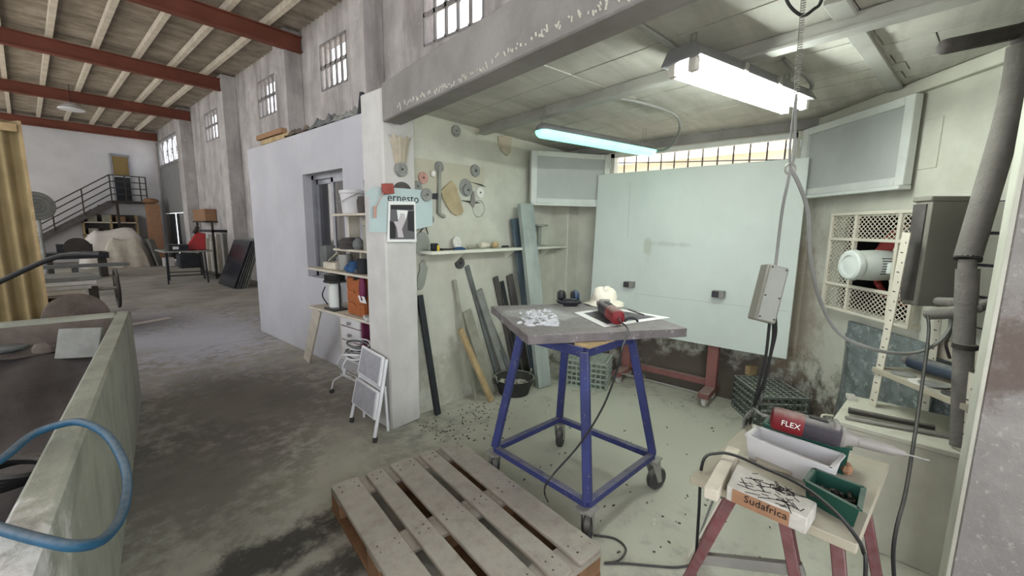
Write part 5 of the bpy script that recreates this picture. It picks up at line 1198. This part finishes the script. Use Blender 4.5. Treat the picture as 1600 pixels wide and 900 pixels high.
# rack shelves behind the pillar
rk2 = thing('shelf_rack', 'narrow white shelf rack standing on the desk behind the pillar', 'shelf', (1.93, 3.4, dz))
for zz in (1.31, 1.62): MB().box(1.82, 2.08, 2.90, 3.72, zz, zz+.02).build('shelf_board', M['wood_pale'], rk2, bevel=.002)
MB().box(1.78, 2.08, 2.90, 4.18, 1.105, 1.125).build('shelf_board', M['wood_pale'], rk2, bevel=.002)
for (yy, za, zb) in ((3.66, 1.125, 1.31), (3.46, 1.125, 1.31), (3.66, 1.33, 1.62), (2.93, .752, 1.62)): MB().box(1.95, 2.06, yy, yy+.03, za, zb).build('upright', M['wood_pale'], rk2)
MB().box(1.95, 2.05, 4.10, 4.13, .752, 1.105).build('upright', M['wood_pale'], rk2)
q = V(1.93, 3.50, 1.64)
bk = thing('white_bucket', 'white plastic bucket with wire handle on the upper shelf of the rack', 'bucket', q)
MB().lathe([(.005, .004), (.095, .004), (.1, 0), (.105, .01), (.12, .17), (.128, .175), (.128, .2), (.122, .2), (.115, .17), (.1, .015), (.005, .014)], q, n=28).build('body', M['tray_white'], bk)
MB().tube(spline([q+V(-.02, .125, .18), q+V(-.11, .09, .13), q+V(-.135, 0, .10), q+V(-.11, -.09, .13), q+V(-.02, -.125, .18)]), .003, 6).build('handle', M['zinc'], bk)
def pot(x0, y0, z0, prof, nm, lb_, mt, grp=None):
    solo(MB().lathe(prof, V(x0, y0, z0), n=22), nm, M[mt], lb_, 'pot', grp)
pot(1.90, 3.28, 1.64, [(.05, 0), (.06, .01), (.065, .1), (.055, .13), (.055, .14), (.004, .14)], 'grey_pot', 'squat grey pot beside the white bucket', 'slate_brown')
pot(1.90, 3.14, 1.64, [(.055, 0), (.07, .02), (.075, .1), (.06, .16), (.07, .18), (.075, .26), (.06, .30), (.07, .32), (.004, .32)], 'stacked_pot', 'tall dark turned vase at the pillar end of the upper shelf', 'slate_brown')
pot(1.90, 3.16, 1.33, [(.08, 0), (.085, .01), (.085, .2), (.095, .21), (.095, .235), (.08, .25), (.09, .265), (.004, .27)], 'stone_drum', 'big grey cylinder pot on the middle shelf', 'wood_grey')
pot(1.88, 3.52, 1.33, [(.09, 0), (.1, .02), (.08, .035), (.095, .05), (.1, .07), (.075, .085), (.06, .1), (.004, .1)], 'stacked_plates', 'stack of dark grey bowls on the middle shelf', 'slate_brown')
pot(1.86, 3.34, 1.33, [(.03, 0), (.05, .03), (.045, .07), (.02, .1), (.004, .11)], 'small_figure', 'small grey lumpy pot between the bowls and the drum', 'slate_grey')
pot(1.88, 3.62, 1.126, [(.05, 0), (.06, .01), (.065, .12), (.06, .15), (.004, .15)], 'paint_can', 'grey paint can on the lowest shelf board', 'zinc')
pot(1.86, 3.42, 1.126, [(.04, 0), (.05, .01), (.05, .09), (.055, .1), (.004, .1)], 'paint_can', 'small blue tin on the lowest shelf board', 'bluecloth')
pot(1.86, 3.28, 1.126, [(.04, 0), (.05, .01), (.05, .12), (.055, .13), (.004, .13)], 'paint_can', 'dark tin at the pillar end of the lowest shelf board', 'slate')
solo(MB().box(1.84, 1.98, 3.74, 3.98, 1.127, 1.19), 'white_box', M['wood_pale'], 'flat white box on the lowest shelf board', 'box', bevel=.004)
solo(MB().bar(V(1.88, 3.92, 1.2), V(1.86, 3.70, 1.29), .03, .02), 'rasp', M['wood_grey'], 'greyed rasp propped on the flat white box', 'rasp', bevel=.003)
solo(MB().box(1.88, 1.98, 3.99, 4.12, 1.127, 1.34), 'dark_box', M['slate_grey'], 'dark grey upright box at the window end of the shelf', 'box', bevel=.004)
# step stool leaning on the pillar
fb, ft_ = pz(588, 690, .012), pz(543, 658, .012)
st2 = thing('step_stool', 'folded white two tread step stool leaning against the pillar', 'step stool', (fb+ft_)/2*V(1, 1, 0))
A0, A1 = V(1.47, 2.53, .0), V(1.52, 2.95, .0)          # feet near and far
B0, B1 = V(1.635, 2.60, .565), V(1.635, 2.90, .60)
for (a, b) in ((A0, B0), (A1, B1)):
    MB().tube([a+ZUP*.04, a+(b-a)*.5, b], .013, 10).build('side_rail', M['stepper'], st2); MB().tube([a+ZUP*.002, a+(b-a)*.07], .017, 10).build('rubber_foot', M['rubber'], st2)
for (t0, t1) in ((.26, .60), (.66, 1.02)):
    q4 = [A0+(B0-A0)*t0, A1+(B1-A1)*t0, A1+(B1-A1)*t1, A0+(B0-A0)*t1]; c_ = sum(q4)/4; n_ = unit(np.cross(q4[1]-q4[0], q4[3]-q4[0])); n_ = n_ if n_ @ V(-1, 0, 0) > 0 else -n_
    tr2 = MB().prism([k+n_*.012 for k in q4], n_*.02).build('tread', M['stepper'], st2, bevel=.006)
    MB().prism([c_+(k-c_)*.86+n_*.032 for k in q4], n_*.003).build('tread_mat', M['stepmat'], tr2, bevel=.002)
MB().tube([A0*.35+B0*.65+V(.03, .02, 0), V(1.60, 2.56, .03)], .010, 8).build('rear_leg', M['stepper'], st2)
MB().tube([A1*.35+B1*.65+V(.03, -.02, 0), V(1.60, 2.90, .03)], .010, 8).build('rear_leg', M['stepper'], st2)
MB().bar(A0+(B0-A0)*.63, A1+(B1-A1)*.63, .016, .03).build('crosspiece', M['stepper'], st2)
# clutter on the roof of the partition room
random.seed(13)
def crumple(c, sx, sy, h, name, label, mt, cat, n=16):
    ph = [random.uniform(0, 6) for _ in range(6)]
    def fn(u, v):
        e = min(u, 1-u, v, 1-v)*4; e = min(1, e)
        z = h*e*(.45+.3*math.sin(9*u+ph[0])*math.sin(7*v+ph[1])+.2*math.sin(17*u+ph[2]+5*v)+.15*math.sin(23*v+ph[3]-8*u))+random.uniform(0, .015)
        return V(c[0]+(u-.5)*sx, c[1]+(v-.5)*sy, c[2]+max(z, .004))
    mb = MB(); mb.grid(fn, n, n); return solo(mb, name, M[mt], label, cat, smooth=False)
crumple((2.25, 4.55, 2.553), .30, .6, .20, 'crumpled_sheet', 'crumpled dark grey plastic heap on top of the partition wall', 'slate_grey', 'plastic')
crumple((2.25, 4.08, 2.553), .28, .5, .16, 'crumpled_sheet', 'folded pale grey sheet on the partition top next to the pillar', 'slate_mid', 'plastic')
crumple((2.22, 5.15, 2.553), .26, .45, .14, 'crumpled_sheet', 'low brown rag bundle on the partition top beyond the plastic', 'rockbrown', 'rag')
for k, (ya, yb, z_, mt, lb_) in enumerate(((5.3, 6.3, .03, 'wood', 'broken brown board lying along the partition top'), (5.5, 6.45, .11, 'cardboard', 'brown slat lying on the broken board above the partition'))):
    solo(MB().bar(V(2.16, ya, 2.56+z_), V(2.2, yb, 2.56+z_+.03), .07, .06), 'roof_board', M[mt], lb_, 'board', bevel=.004)
solo(MB().bar(V(2.14, 3.72, 2.553), V(2.16, 3.70, 2.76), .04, .03, up=V(1, 0, 0)), 'stub_post', M['slate'], 'small dark stub standing on the partition beside the pillar', 'post')

# ================================================================== stone trough on the left
TD = unit(V(.52, 4.74, 0)-V(0, 1.66, 0)); TN = V(TD[1], -TD[0], 0)     # along, outward (towards the aisle)
T0 = V(0, 1.66, 0)-TD*.75; TL = 3.85; TW = 1.7; TH = .80; TK = .09
tg = thing('stone_trough', 'long crusted concrete settling trough with sunlit near end on the left of the aisle', 'trough', T0+TD*1.9-TN*.8)
def tp3(a, w, z): return T0+TD*a-TN*w+ZUP*z
def tbox(a0, a1, w0, w1, z0, z1, nm, mt, bv=.012): return MB().obox(tp3((a0+a1)/2, (w0+w1)/2, (z0+z1)/2), (TD, TN, ZUP), ((a1-a0)/2, (w1-w0)/2, (z1-z0)/2)).build(nm, M[mt], tg, bevel=bv)
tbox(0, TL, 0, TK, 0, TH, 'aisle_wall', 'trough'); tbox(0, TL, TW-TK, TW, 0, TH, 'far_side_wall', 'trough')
tbox(TL-TK, TL+.001, TK-.001, TW-TK+.001, 0, TH-.002, 'end_wall', 'trough'); tbox(-.0, .62, TK-.001, TW-TK+.001, 0, TH-.003, 'near_end_ledge', 'sun_white')
tbox(.63, TL-TK, TK+.0005, TK+.008, .5, TH-.05, 'inner_crust', 'rockbrown', 0); tbox(TL-TK-.008, TL-TK-.0005, TK, TW-TK, .5, TH-.035, 'inner_crust', 'rockbrown', 0)
sl_ = MB()
def sf(u, v): return tp3(.6+(TL-TK-.6)*u, TK+(TW-2*TK)*v, .56+.03*math.sin(9*u+3*v)+.02*math.sin(20*v+4*u)+random.uniform(-.004, .004))
sl_.grid(sf, 30, 16).build('sludge', M['sludge'], tg)
tbox(.62, TL-TK, TK, TK+.05, .45, .66, 'inner_ledge', 'sludge')
# things in the trough
q4 = [pz(94, 560, .60), pz(150, 557, .60)]; c_ = (q4[0]+q4[1])/2
e_ = unit((q4[1]-q4[0])*V(1, 1, 0)); up_ = unit(V(*(-e_[1], e_[0], 0))*.35+ZUP*.94); up_ = up_ if up_[1] > 0 else unit(V(e_[1], -e_[0], 0)*.35+ZUP*.94)
solo(MB().obox(c_+up_*.10+ZUP*.0, (e_, up_, np.cross(e_, up_)), (.125, .105, .02)), 'stone_tile', M['slate_mid'], 'pale square stone tile propped inside the trough', 'tile', bevel=.005)
for k, (x, y, rx, ry, rz, mt, lb_) in enumerate(((40, 528, .34, .12, .09, 'rockbrown', 'long brown rough stone lying at the far end of the trough'), (160, 515, .08, .2, .07, 'slate_brown', 'grey broken slab lying along the aisle wall inside the trough'), (72, 545, .08, .06, .05, 'rockbrown', 'small broken stone next to the propped tile in the trough'), (12, 545, .1, .08, .03, 'slate_grey', 'flat grey stone lying on the sludge in the trough'))):
    q = pz(x, y, .62); solo(MB().blob(q, (rx, ry, rz), 10, None, .12), 'rough_stone', M[mt], lb_, 'stone', ang=.3)
# hoses
solo(MB().tube(spline([pz(-60, 742, .83), pz(0, 719, .83), pz(50, 680, .835), pz(95, 663, .85), pz(128, 660, .86), pz(165, 678, .83), pz(190, 715, .79), pz(199, 757, .75), pz(190, 805, .74), pz(162, 842, .77), pz(120, 853, .81), pz(70, 845, .83), pz(0, 826, .83), pz(-60, 806, .83)]), .0125, 10), 'blue_hose', M['hose_blue'], 'blue rubber hose looping over the edge of the trough', 'hose')
hh = thing('black_hose', 'black rubber hose coiled inside the near end of the trough', 'hose', pz(18, 745, .70))
for k in range(4): MB().ring(pz(10+k*4, 742+k*3, .70)+ZUP*k*.014, V(.1*k, .05, 1), .12-.012*k, .014, 24, 7).build('coil', M['rubber_hose'], hh)
# lever bar across the trough end
lv = [pd(-40, 458, 3.4), pd(0, 440, 3.5), pd(60, 412, 3.6), pd(95, 400, 3.65), pd(125, 397, 3.65), pd(158, 397, 3.65)]
lvo = thing('iron_lever', 'black iron lever pole reaching over the far end of the trough', 'lever', lv[1])
MB().tube(spline(lv), .022, 10).build('pole', M['rubber_hose'], lvo)
MB().tube([pd(128, 397, 3.65), pd(158, 397, 3.65)], .026, 10).build('grip', M['black_plastic'], lvo)
e0 = pd(-120, 495, 3.3); MB().tube([e0, lv[0]], .022, 10).build('pole_end', M['rubber_hose'], lvo); MB().cyl(V(e0[0], e0[1], 0), V(*e0), .03, n=12).build('stanchion', M['iron'], lvo)

# ================================================================== hall, further back
# tan corrugated sheet
cy = 7.0; ctop = py(30, 190, cy)[2]
co3 = thing('corrugated_screen', 'tall tan corrugated sheet screen standing behind the trough', 'screen', (-1.2, cy, 0))
mb = MB()
def cf(u, v): 
    xx = .07-2.6*u; ph = math.cos(2*math.pi*(xx-.07)/.135); return V(xx, cy-.045*ph, (ctop+.0)*v)
mb.grid(cf, 220, 1); n_ = len(mb.v); mb.add([k+V(0, .012, 0) for k in mb.v[:n_]], mb.f[:])
mb.build('sheet', M['corrug'], co3, ang=1.2)
MB().box(-2.5, .05, cy-.09, cy-.05, ctop-.12, ctop-.04).build('batten', M['wood'], co3)
MB().box(.055, .085, cy-.05, cy+.03, 0, ctop).build('edge_strip', M['wood'], co3)
# pallet stack and slabs
def small_pallet(x0, x1, y0, y1, z, lb_):
    o = thing('pallet', lb_, 'pallet', ((x0+x1)/2, (y0+y1)/2, z), 'pallets stacked behind the trough')
    for k in range(5):
        a = y0+(y1-y0)*k/5; MB().box(x0, x1, a, a+(y1-y0)*.15, z+.12, z+.142).build('board', M['pallet'], o)
    for k in range(3):
        for l in range(3): MB().box(x0+(x1-x0-.12)*k/2, x0+(x1-x0-.12)*k/2+.12, y0+(y1-y0-.12)*l/2, y0+(y1-y0-.12)*l/2+.12, z+.02, z+.12).build('block', M['palletcut'], o)
    for k in range(3): MB().box(x0, x1, y0+(y1-y0-.12)*k/2, y0+(y1-y0-.12)*k/2+.12, z, z+.02).build('board', M['palletcut'], o)
small_pallet(-.5, .56, 8.25, 9.05, 0.0, 'bottom pallet of the stack by the hand wheel')
small_pallet(-.5, .50, 8.30, 9.05, .205, 'middle pallet of the stack by the hand wheel')
small_pallet(-.5, .44, 8.22, 9.0, .425, 'top pallet of the stack, carrying stone slabs')
solo(MB().box(-.45, .62, 8.2, 9.0, .145, .203), 'stone_slab', M['wood_pale'], 'pale stone slab between the bottom and middle pallets', 'slab', bevel=.004)
solo(MB().box(-.5, .58, 8.15, 9.0, .35, .422), 'timber_tray', M['wood'], 'shallow timber tray between the middle and top pallets', 'tray', bevel=.004)
for k in range(4): solo(MB().box(-.45+.03*k, .46+.05*k, 8.16+.03*k, 9.05, .570+.056*k, .622+.056*k, rz=.03*k, piv=(0, 8.6)), 'stone_slab', M[('wood_pale', 'cut_stone', 'disc_white', 'slate_mid')[k]], ('lowest thin slab on the top pallet', 'second pale slab on the top pallet', 'white slab just under the grey one on the top pallet', 'topmost grey slab on the top pallet')[k], 'slab', bevel=.004)
solo(MB().box(-.3, 1.45, 12.6, 12.9, .60, .66).box(-.05, .05, 12.7, 12.8, 0, .60).box(.55, .65, 12.7, 12.8, 0, .60), 'long_bench', M['slate_grey'], 'low grey bench standing across the hall behind the pallets', 'bench')
hw = thing('hand_wheel', 'black iron hand wheel on a shaft beside the pallet stack', 'wheel', (.95, 10.25, 0))
wc = px(182, 450, .93); wc = V(.96, 10.1, .40)
MB().ring(wc, V(1, -.02, 0), .34, .022, 36, 8).build('rim', M['iron'], hw)
for k in range(5):
    a_ = k*2*math.pi/5; e1_ = unit(np.cross(V(1, -.02, 0), ZUP)); MB().cyl(wc, wc+(e1_*math.cos(a_)+ZUP*math.sin(a_))*.33, .013, n=8).build('spoke', M['iron'], hw)
MB().cyl(wc-unit(V(1, -.02, 0))*.35, wc+unit(V(1, -.02, 0))*.05, .03, n=12).build('shaft', M['zinc'], hw)
MB().box(.60, .72, 10.04, 10.16, 0, .46).build('pedestal', M['iron'], hw)
solo(MB().lathe([(.25, -.03), (.27, -.02), (.27, .02), (.25, .03), (.08, .03), (.06, .05), (.01, .05)], V(.27, 6.4, .512), V(.25, -.95, .2), n=36), 'saw_wheel', M['rockbrown'], 'rusty round wheel propped behind the trough end', 'wheel')
solo(MB().box(.02, .52, 6.3, 6.52, 0, .24), 'timber_block', M['wood'], 'squared timber block under the rusty wheel behind the trough', 'block', bevel=.008)
# machine behind the screen
mc_ = thing('bridge_saw', 'dark machine frame standing far behind the corrugated screen', 'machine', (.75, 17, 0))
MB().box(.2, 1.5, 16.6, 17.4, .55, .72).build('bed', M['slate'], mc_); MB().box(.25, .4, 16.7, 17.3, 0, .55).build('leg', M['iron'], mc_); MB().box(1.3, 1.45, 16.7, 17.3, 0, .55).build('leg', M['iron'], mc_)
MB().box(.5, 1.2, 16.8, 17.2, .72, .95).build('head', M['slate'], mc_); MB().cyl(V(.9, 16.7, .85), V(.9, 16.75, .85), .28, n=28).build('guard', M['iron'], mc_)
# pedestal fan
fo_ = pd(57, 322, 9.0)
fa = thing('pedestal_fan', 'round pedestal fan beside the corrugated screen edge', 'fan', (fo_[0], fo_[1], 0))
MB().cyl(V(fo_[0], fo_[1], .02), V(fo_[0], fo_[1], fo_[2]), .035, n=10).build('pole', M['slate_mid'], fa); MB().lathe([(.22, 0), (.22, .02), (.05, .05), (.01, .05)], V(fo_[0], fo_[1], 0), n=20).build('base', M['slate'], fa)
for R_ in (.30, .22, .14, .07): MB().ring(fo_+V(.0, -.08, 0), V(.3, -1, 0), R_, .008, 26, 5).build('guard_ring', M['slate_grey'], fa)
MB().lathe([(.30, -.04), (.31, 0), (.3, .03), (.01, .05)], fo_, V(.3, -1, 0), n=26).build('blade_disc', M['slate_mid'], fa)
MB().cyl(fo_, fo_+V(-.02, .2, 0), .09, n=14).build('motor', M['slate_mid'], fa)
# big white covered pile
random.seed(17)
wp = thing('covered_pile', 'large pile draped in white plastic sheeting at the end of the hall', 'covered pile', (2.2, 20.6, 0))
def draped(x0, x1, y0, y1, h, seed):
    random.seed(seed); P_ = [random.uniform(0, 6) for _ in range(5)]; mb = MB()
    def fn(u, v):
        e = min(1, min(u, 1-u)*5); e2 = min(1, min(v, 1-v)*5); k = (e*e2)**.28
        return V(x0+(x1-x0)*(.5+(u-.5)*(1.15-.15*k))+.04*math.sin(14*v+P_[0])*(1-k), y0+(y1-y0)*v+.04*math.sin(16*u+P_[1])*(1-k), h*k*(1+.05*math.sin(8*u+P_[2])+.04*math.sin(11*v+P_[3]))+.002)
    return mb.grid(fn, 40, 24)
draped(1.25, 2.9, 20.2, 21.6, 1.28, 3).build('sheet', M['sheet_white'], wp, ang=2)
draped(1.72, 2.72, 19.7, 20.3, .98, 8).build('front_sheet', M['wood_pale'], wp, ang=2)
for k in range(5): solo(MB().obox(V(2.95+k*.05, 20.1+.1*k, .48), (unit(V(1, 0, .2)), V(0, 1, 0), unit(V(-.2, 0, 1))), (.018, .35, .5)), 'leaning_slab', M['slate_mid'], 'grey stone slab leaning against the white covered pile', 'slab', 'grey slabs leaning on the covered pile')
solo(MB().box(3.15, 3.45, 19.3, 19.6, .002, .32), 'white_crate', M['tray_white'], 'white box on the floor beside the covered pile', 'box', bevel=.01)
# stairs, landing and the office door on the far wall
SY = 23.2
Fp = lambda x, y: py(x, y, SY)
lp0, lp1 = Fp(175, 313), Fp(228, 312); lz = lp0[2]
ld = thing('steel_stairs', 'dark steel stairs with handrails rising to a landing at the far wall', 'stairs', (2.2, SY, 0))
MB().box(lp0[0], lp1[0]+.1, SY, 23.98, lz-.08, lz).build('landing', M['iron'], ld)
s_top, s_bot = V(lp0[0], SY+.1, lz), V(lp0[0]-lz*1.35, SY+.1, 0)
for yy in (SY+.05, SY+.7): MB().bar(V(s_top[0], yy, lz-.08), V(s_bot[0], yy, 0.06), .04, .2).build('stringer', M['slate_brown'], ld)
nst = 13
for k in range(1, nst):
    q = s_bot+(s_top-s_bot)*k/nst; MB().box(q[0]-.13, q[0]+.13, SY+.05, SY+.7, q[2]-.03, q[2]).build('tread', M['iron'], ld)
for k in range(4):
    h_ = .25+.25*k; MB().cyl(V(s_bot[0], SY, h_), V(s_top[0], SY, lz+h_), .02, n=8).build('handrail', M['iron'], ld); MB().cyl(V(s_top[0], SY, lz+h_), V(lp1[0]+.05, SY, lz+h_), .02, n=8).build('handrail', M['iron'], ld)
for k in range(5): q = s_bot+(s_top-s_bot)*k/4; MB().cyl(V(q[0], SY, q[2]), V(q[0], SY, q[2]+1.0), .022, n=8).build('baluster', M['iron'], ld)
for xx in (lp0[0]+.45, lp0[0]+.9, lp1[0]+.05): MB().cyl(V(xx, SY, lz), V(xx, SY, lz+1.0), .022, n=8).build('baluster', M['iron'], ld)
for xx in (lp0[0]+.1, lp1[0]): MB().box(xx, xx+.08, SY+.02, SY+.1, 0, lz-.08).build('post', M['iron'], ld)
da, db_ = py(174, 243, 23.98), py(206, 306, 23.98)
dr = struct(MB().box(da[0]-.06, da[0], 23.94, 24.0, lz, da[2]).box(db_[0], db_[0]+.06, 23.94, 24.0, lz, da[2]).box(da[0]-.06, db_[0]+.06, 23.94, 24.0, da[2], da[2]+.08), 'door_2', M['alu'])
MB().box(da[0], db_[0], 23.95, 23.99, lz+.02, lz+1.0).build('lower_leaf', M['slate'], dr); MB().box(da[0], db_[0], 23.95, 23.98, lz+1.0, lz+1.08).build('rail', M['alu_white'], dr)
for k in range(11): MB().box(da[0], db_[0], 23.955, 23.975, lz+1.09+k*(da[2]-lz-1.1)/11, lz+1.09+(k+.93)*(da[2]-lz-1.1)/11).build('slat', M['blind'], dr)
# store under the landing
ud = thing('storage_shelves', 'cluttered dark shelving under the landing of the steel stairs', 'shelving', (2.6, 23.6, 0))
MB().box(lp0[0]-.9, lp1[0]-.3, 23.88, 23.96, 0, 1.9).build('back', M['slate_brown'], ud)
for zz in (.5, 1.05, 1.55): MB().box(lp0[0]-.9, lp1[0]-.3, 23.45, 23.9, zz, zz+.05).build('shelf_board', M['wood_pale'], ud)
for xx in (lp0[0]-.9, lp0[0]-.1, lp1[0]-.35): MB().box(xx, xx+.05, 23.45, 23.9, 0, 1.9).build('upright', M['wood'], ud)
random.seed(19)
for zz in (.55, 1.10, 1.60):
    for k in range(3):
        mk = random.randrange(4); xx = lp0[0]-.75+k*.42; hh_ = random.uniform(.15, .3)
        solo(MB().box(xx, xx+.28, 23.5, 23.8, zz+.001, zz+hh_), 'stored_box', M[('cardboard', 'slate', 'wood_grey', 'slate_brown')[mk]], ('brown', 'black', 'beige', 'dark grey')[mk]+' box on the '+{.55: 'lowest', 1.10: 'middle', 1.60: 'highest'}[zz]+' shelf under the stair landing', 'box', 'boxes under the stair landing', bevel=.01)
solo(MB().box(3.35, 3.75, 22.6, 23.1, .0, 2.35), 'pink_pier', M['terracotta'], 'pinkish brick pier standing below the landing edge', 'pier')
solo(MB().blob(V(3.5, 22.8, 2.47), (.28, .25, .12), 10, None, .15), 'brown_sack', M['cardboard'], 'brown sack lying on the pinkish pier', 'sack')
# sawhorse table with red plane, by the outer wall
hb = thing('tool_stand', 'thin legged steel stand holding a red machine by the outer wall', 'stand', (2.6, 13.9, 0))
for (x, y) in ((2.25, 13.5), (2.45, 14.5), (3.05, 13.3), (3.2, 14.3)): MB().bar(V(x, y, 0), V(x*.96+.1, y, .82), .03, .03, up=V(1, 0, 0)).build('leg', M['slate'], hb)
MB().bar(V(2.28, 13.5, .22), V(3.05, 13.3, .22), .03, .03).build('brace', M['slate'], hb); MB().bar(V(2.45, 14.5, .22), V(3.2, 14.3, .22), .03, .03).build('brace', M['slate'], hb)
MB().box(2.2, 3.2, 13.3, 14.5, .82, .86).build('top', M['slate_mid'], hb)
rm = thing('red_machine', 'red enamelled cutting machine standing on the thin legged stand', 'machine', (2.85, 13.7, .86))
MB().prism([V(2.65, 13.55, .861), V(3.1, 13.45, .861), V(3.12, 13.45, 1.3), V(2.95, 13.5, 1.32), V(2.8, 13.52, 1.1)], (.05, .35, 0)).build('body', M['redtool'], rm, bevel=.02)
MB().box(2.3, 2.7, 13.35, 13.75, .861, 1.02).build('motor_block', M['slate'], rm, bevel=.01); MB().box(2.38, 2.5, 13.34, 13.351, .9, .97).build('plate', M['paper'], rm); MB().cyl(V(2.9, 13.6, 1.3), V(3.0, 13.6, 1.48), .05, n=12).build('handle', M['iron'], rm)
solo(MB().box(2.5, 2.95, 13.4, 13.8, .40, .78), 'black_bin', M['slate'], 'black bin hung under the thin legged stand', 'bin', bevel=.03)
# upright strips in a rack by the wall
rs = thing('strip_rack', 'steel rack against the outer wall holding upright stone strips', 'rack', (3.7, 14.6, 0))
MB().box(3.4, 3.98, 14.0, 15.6, 1.32, 1.38).build('top_rail', M['slate'], rs); MB().box(3.4, 3.98, 14.0, 15.6, .08, .14).build('bottom_rail', M['iron'], rs)
for yy in (14.0, 15.55): MB().box(3.4, 3.45, yy, yy+.05, 0, 1.6).build('post', M['iron'], rs)
random.seed(23)
for k in range(11): 
    yy = 14.08+k*.13; hh_ = random.uniform(.9, 1.16); solo(MB().obox(V(3.62+random.uniform(-.05, .1), yy, .142+hh_/2), (V(1, 0, 0), V(0, 1, 0), ZUP), (.05, .025, hh_/2)), 'stone_strip', M[('slate_mid', 'wood_pale', 'disc_white', 'cut_stone')[k % 4]], ('grey', 'beige', 'white', 'pale grey')[k % 4]+' stone strip standing upright in the wall rack', 'strip', 'stone strips in the wall rack')
# polished slabs leaning on the outer wall
for k in range(6):
    x0 = 3.10+k*.06; a, b = V(x0, 12.0, .0), V(3.55+k*.05, 12.0, 1.16); d_ = unit(b-a); n2 = unit(np.cross(V(0, 1, 0), d_))
    solo(MB().obox((a+b)/2+ZUP*.008, (V(0, 1, 0), d_, n2), (.62-.02*k, .60+.01*k, .015)), 'polished_slab', M['blackstone' if k == 0 else ('slate_grey' if k < 4 else 'slate_mid')], 'polished black stone slab leaning frontmost by the outer wall' if k == 0 else 'grey slab leaning in the row behind the polished black one', 'slab', None if k == 0 else 'slabs behind the black one', bevel=.003)
cbx = px(321, 336, 3.9)
o = thing('cardboard_box', 'brown cardboard box on a wall bracket in the hall', 'box', (3.9, cbx[1], cbx[2]-.2))
MB().box(3.72, 4.03, cbx[1]-.7, cbx[1]+.7, cbx[2]-.2, cbx[2]+.18).build('carton', M['cardboard'], o, bevel=.01); MB().box(3.70, 4.035, cbx[1]-.75, cbx[1]+.75, cbx[2]-.24, cbx[2]-.2).build('bracket', M['iron'], o)
# sheet on the aisle floor
q = pz(235, 502, .004); solo(MB().obox(V(q[0], q[1], .006), (unit(V(1, .35, 0)), unit(V(-.35, 1, 0)), ZUP), (.28, .07, .004)), 'pale_offcut', M['disc_white'], 'thin pale offcut lying on the aisle floor', 'offcut')
# pendant lamp in the hall roof
q = pz(112, 172, 4.75); pn = thing('pendant_lamp', 'small white pendant lamp hanging from the hall roof', 'lamp', q)
MB().lathe([(.28, 0), (.29, .02), (.16, .14), (.05, .2), (.01, .2)], q, n=24).build('shade', M['stepper'], pn); MB().cyl(q+ZUP*.2, V(q[0], q[1], 5.45), .008, n=6).build('cord', M['cable'], pn)
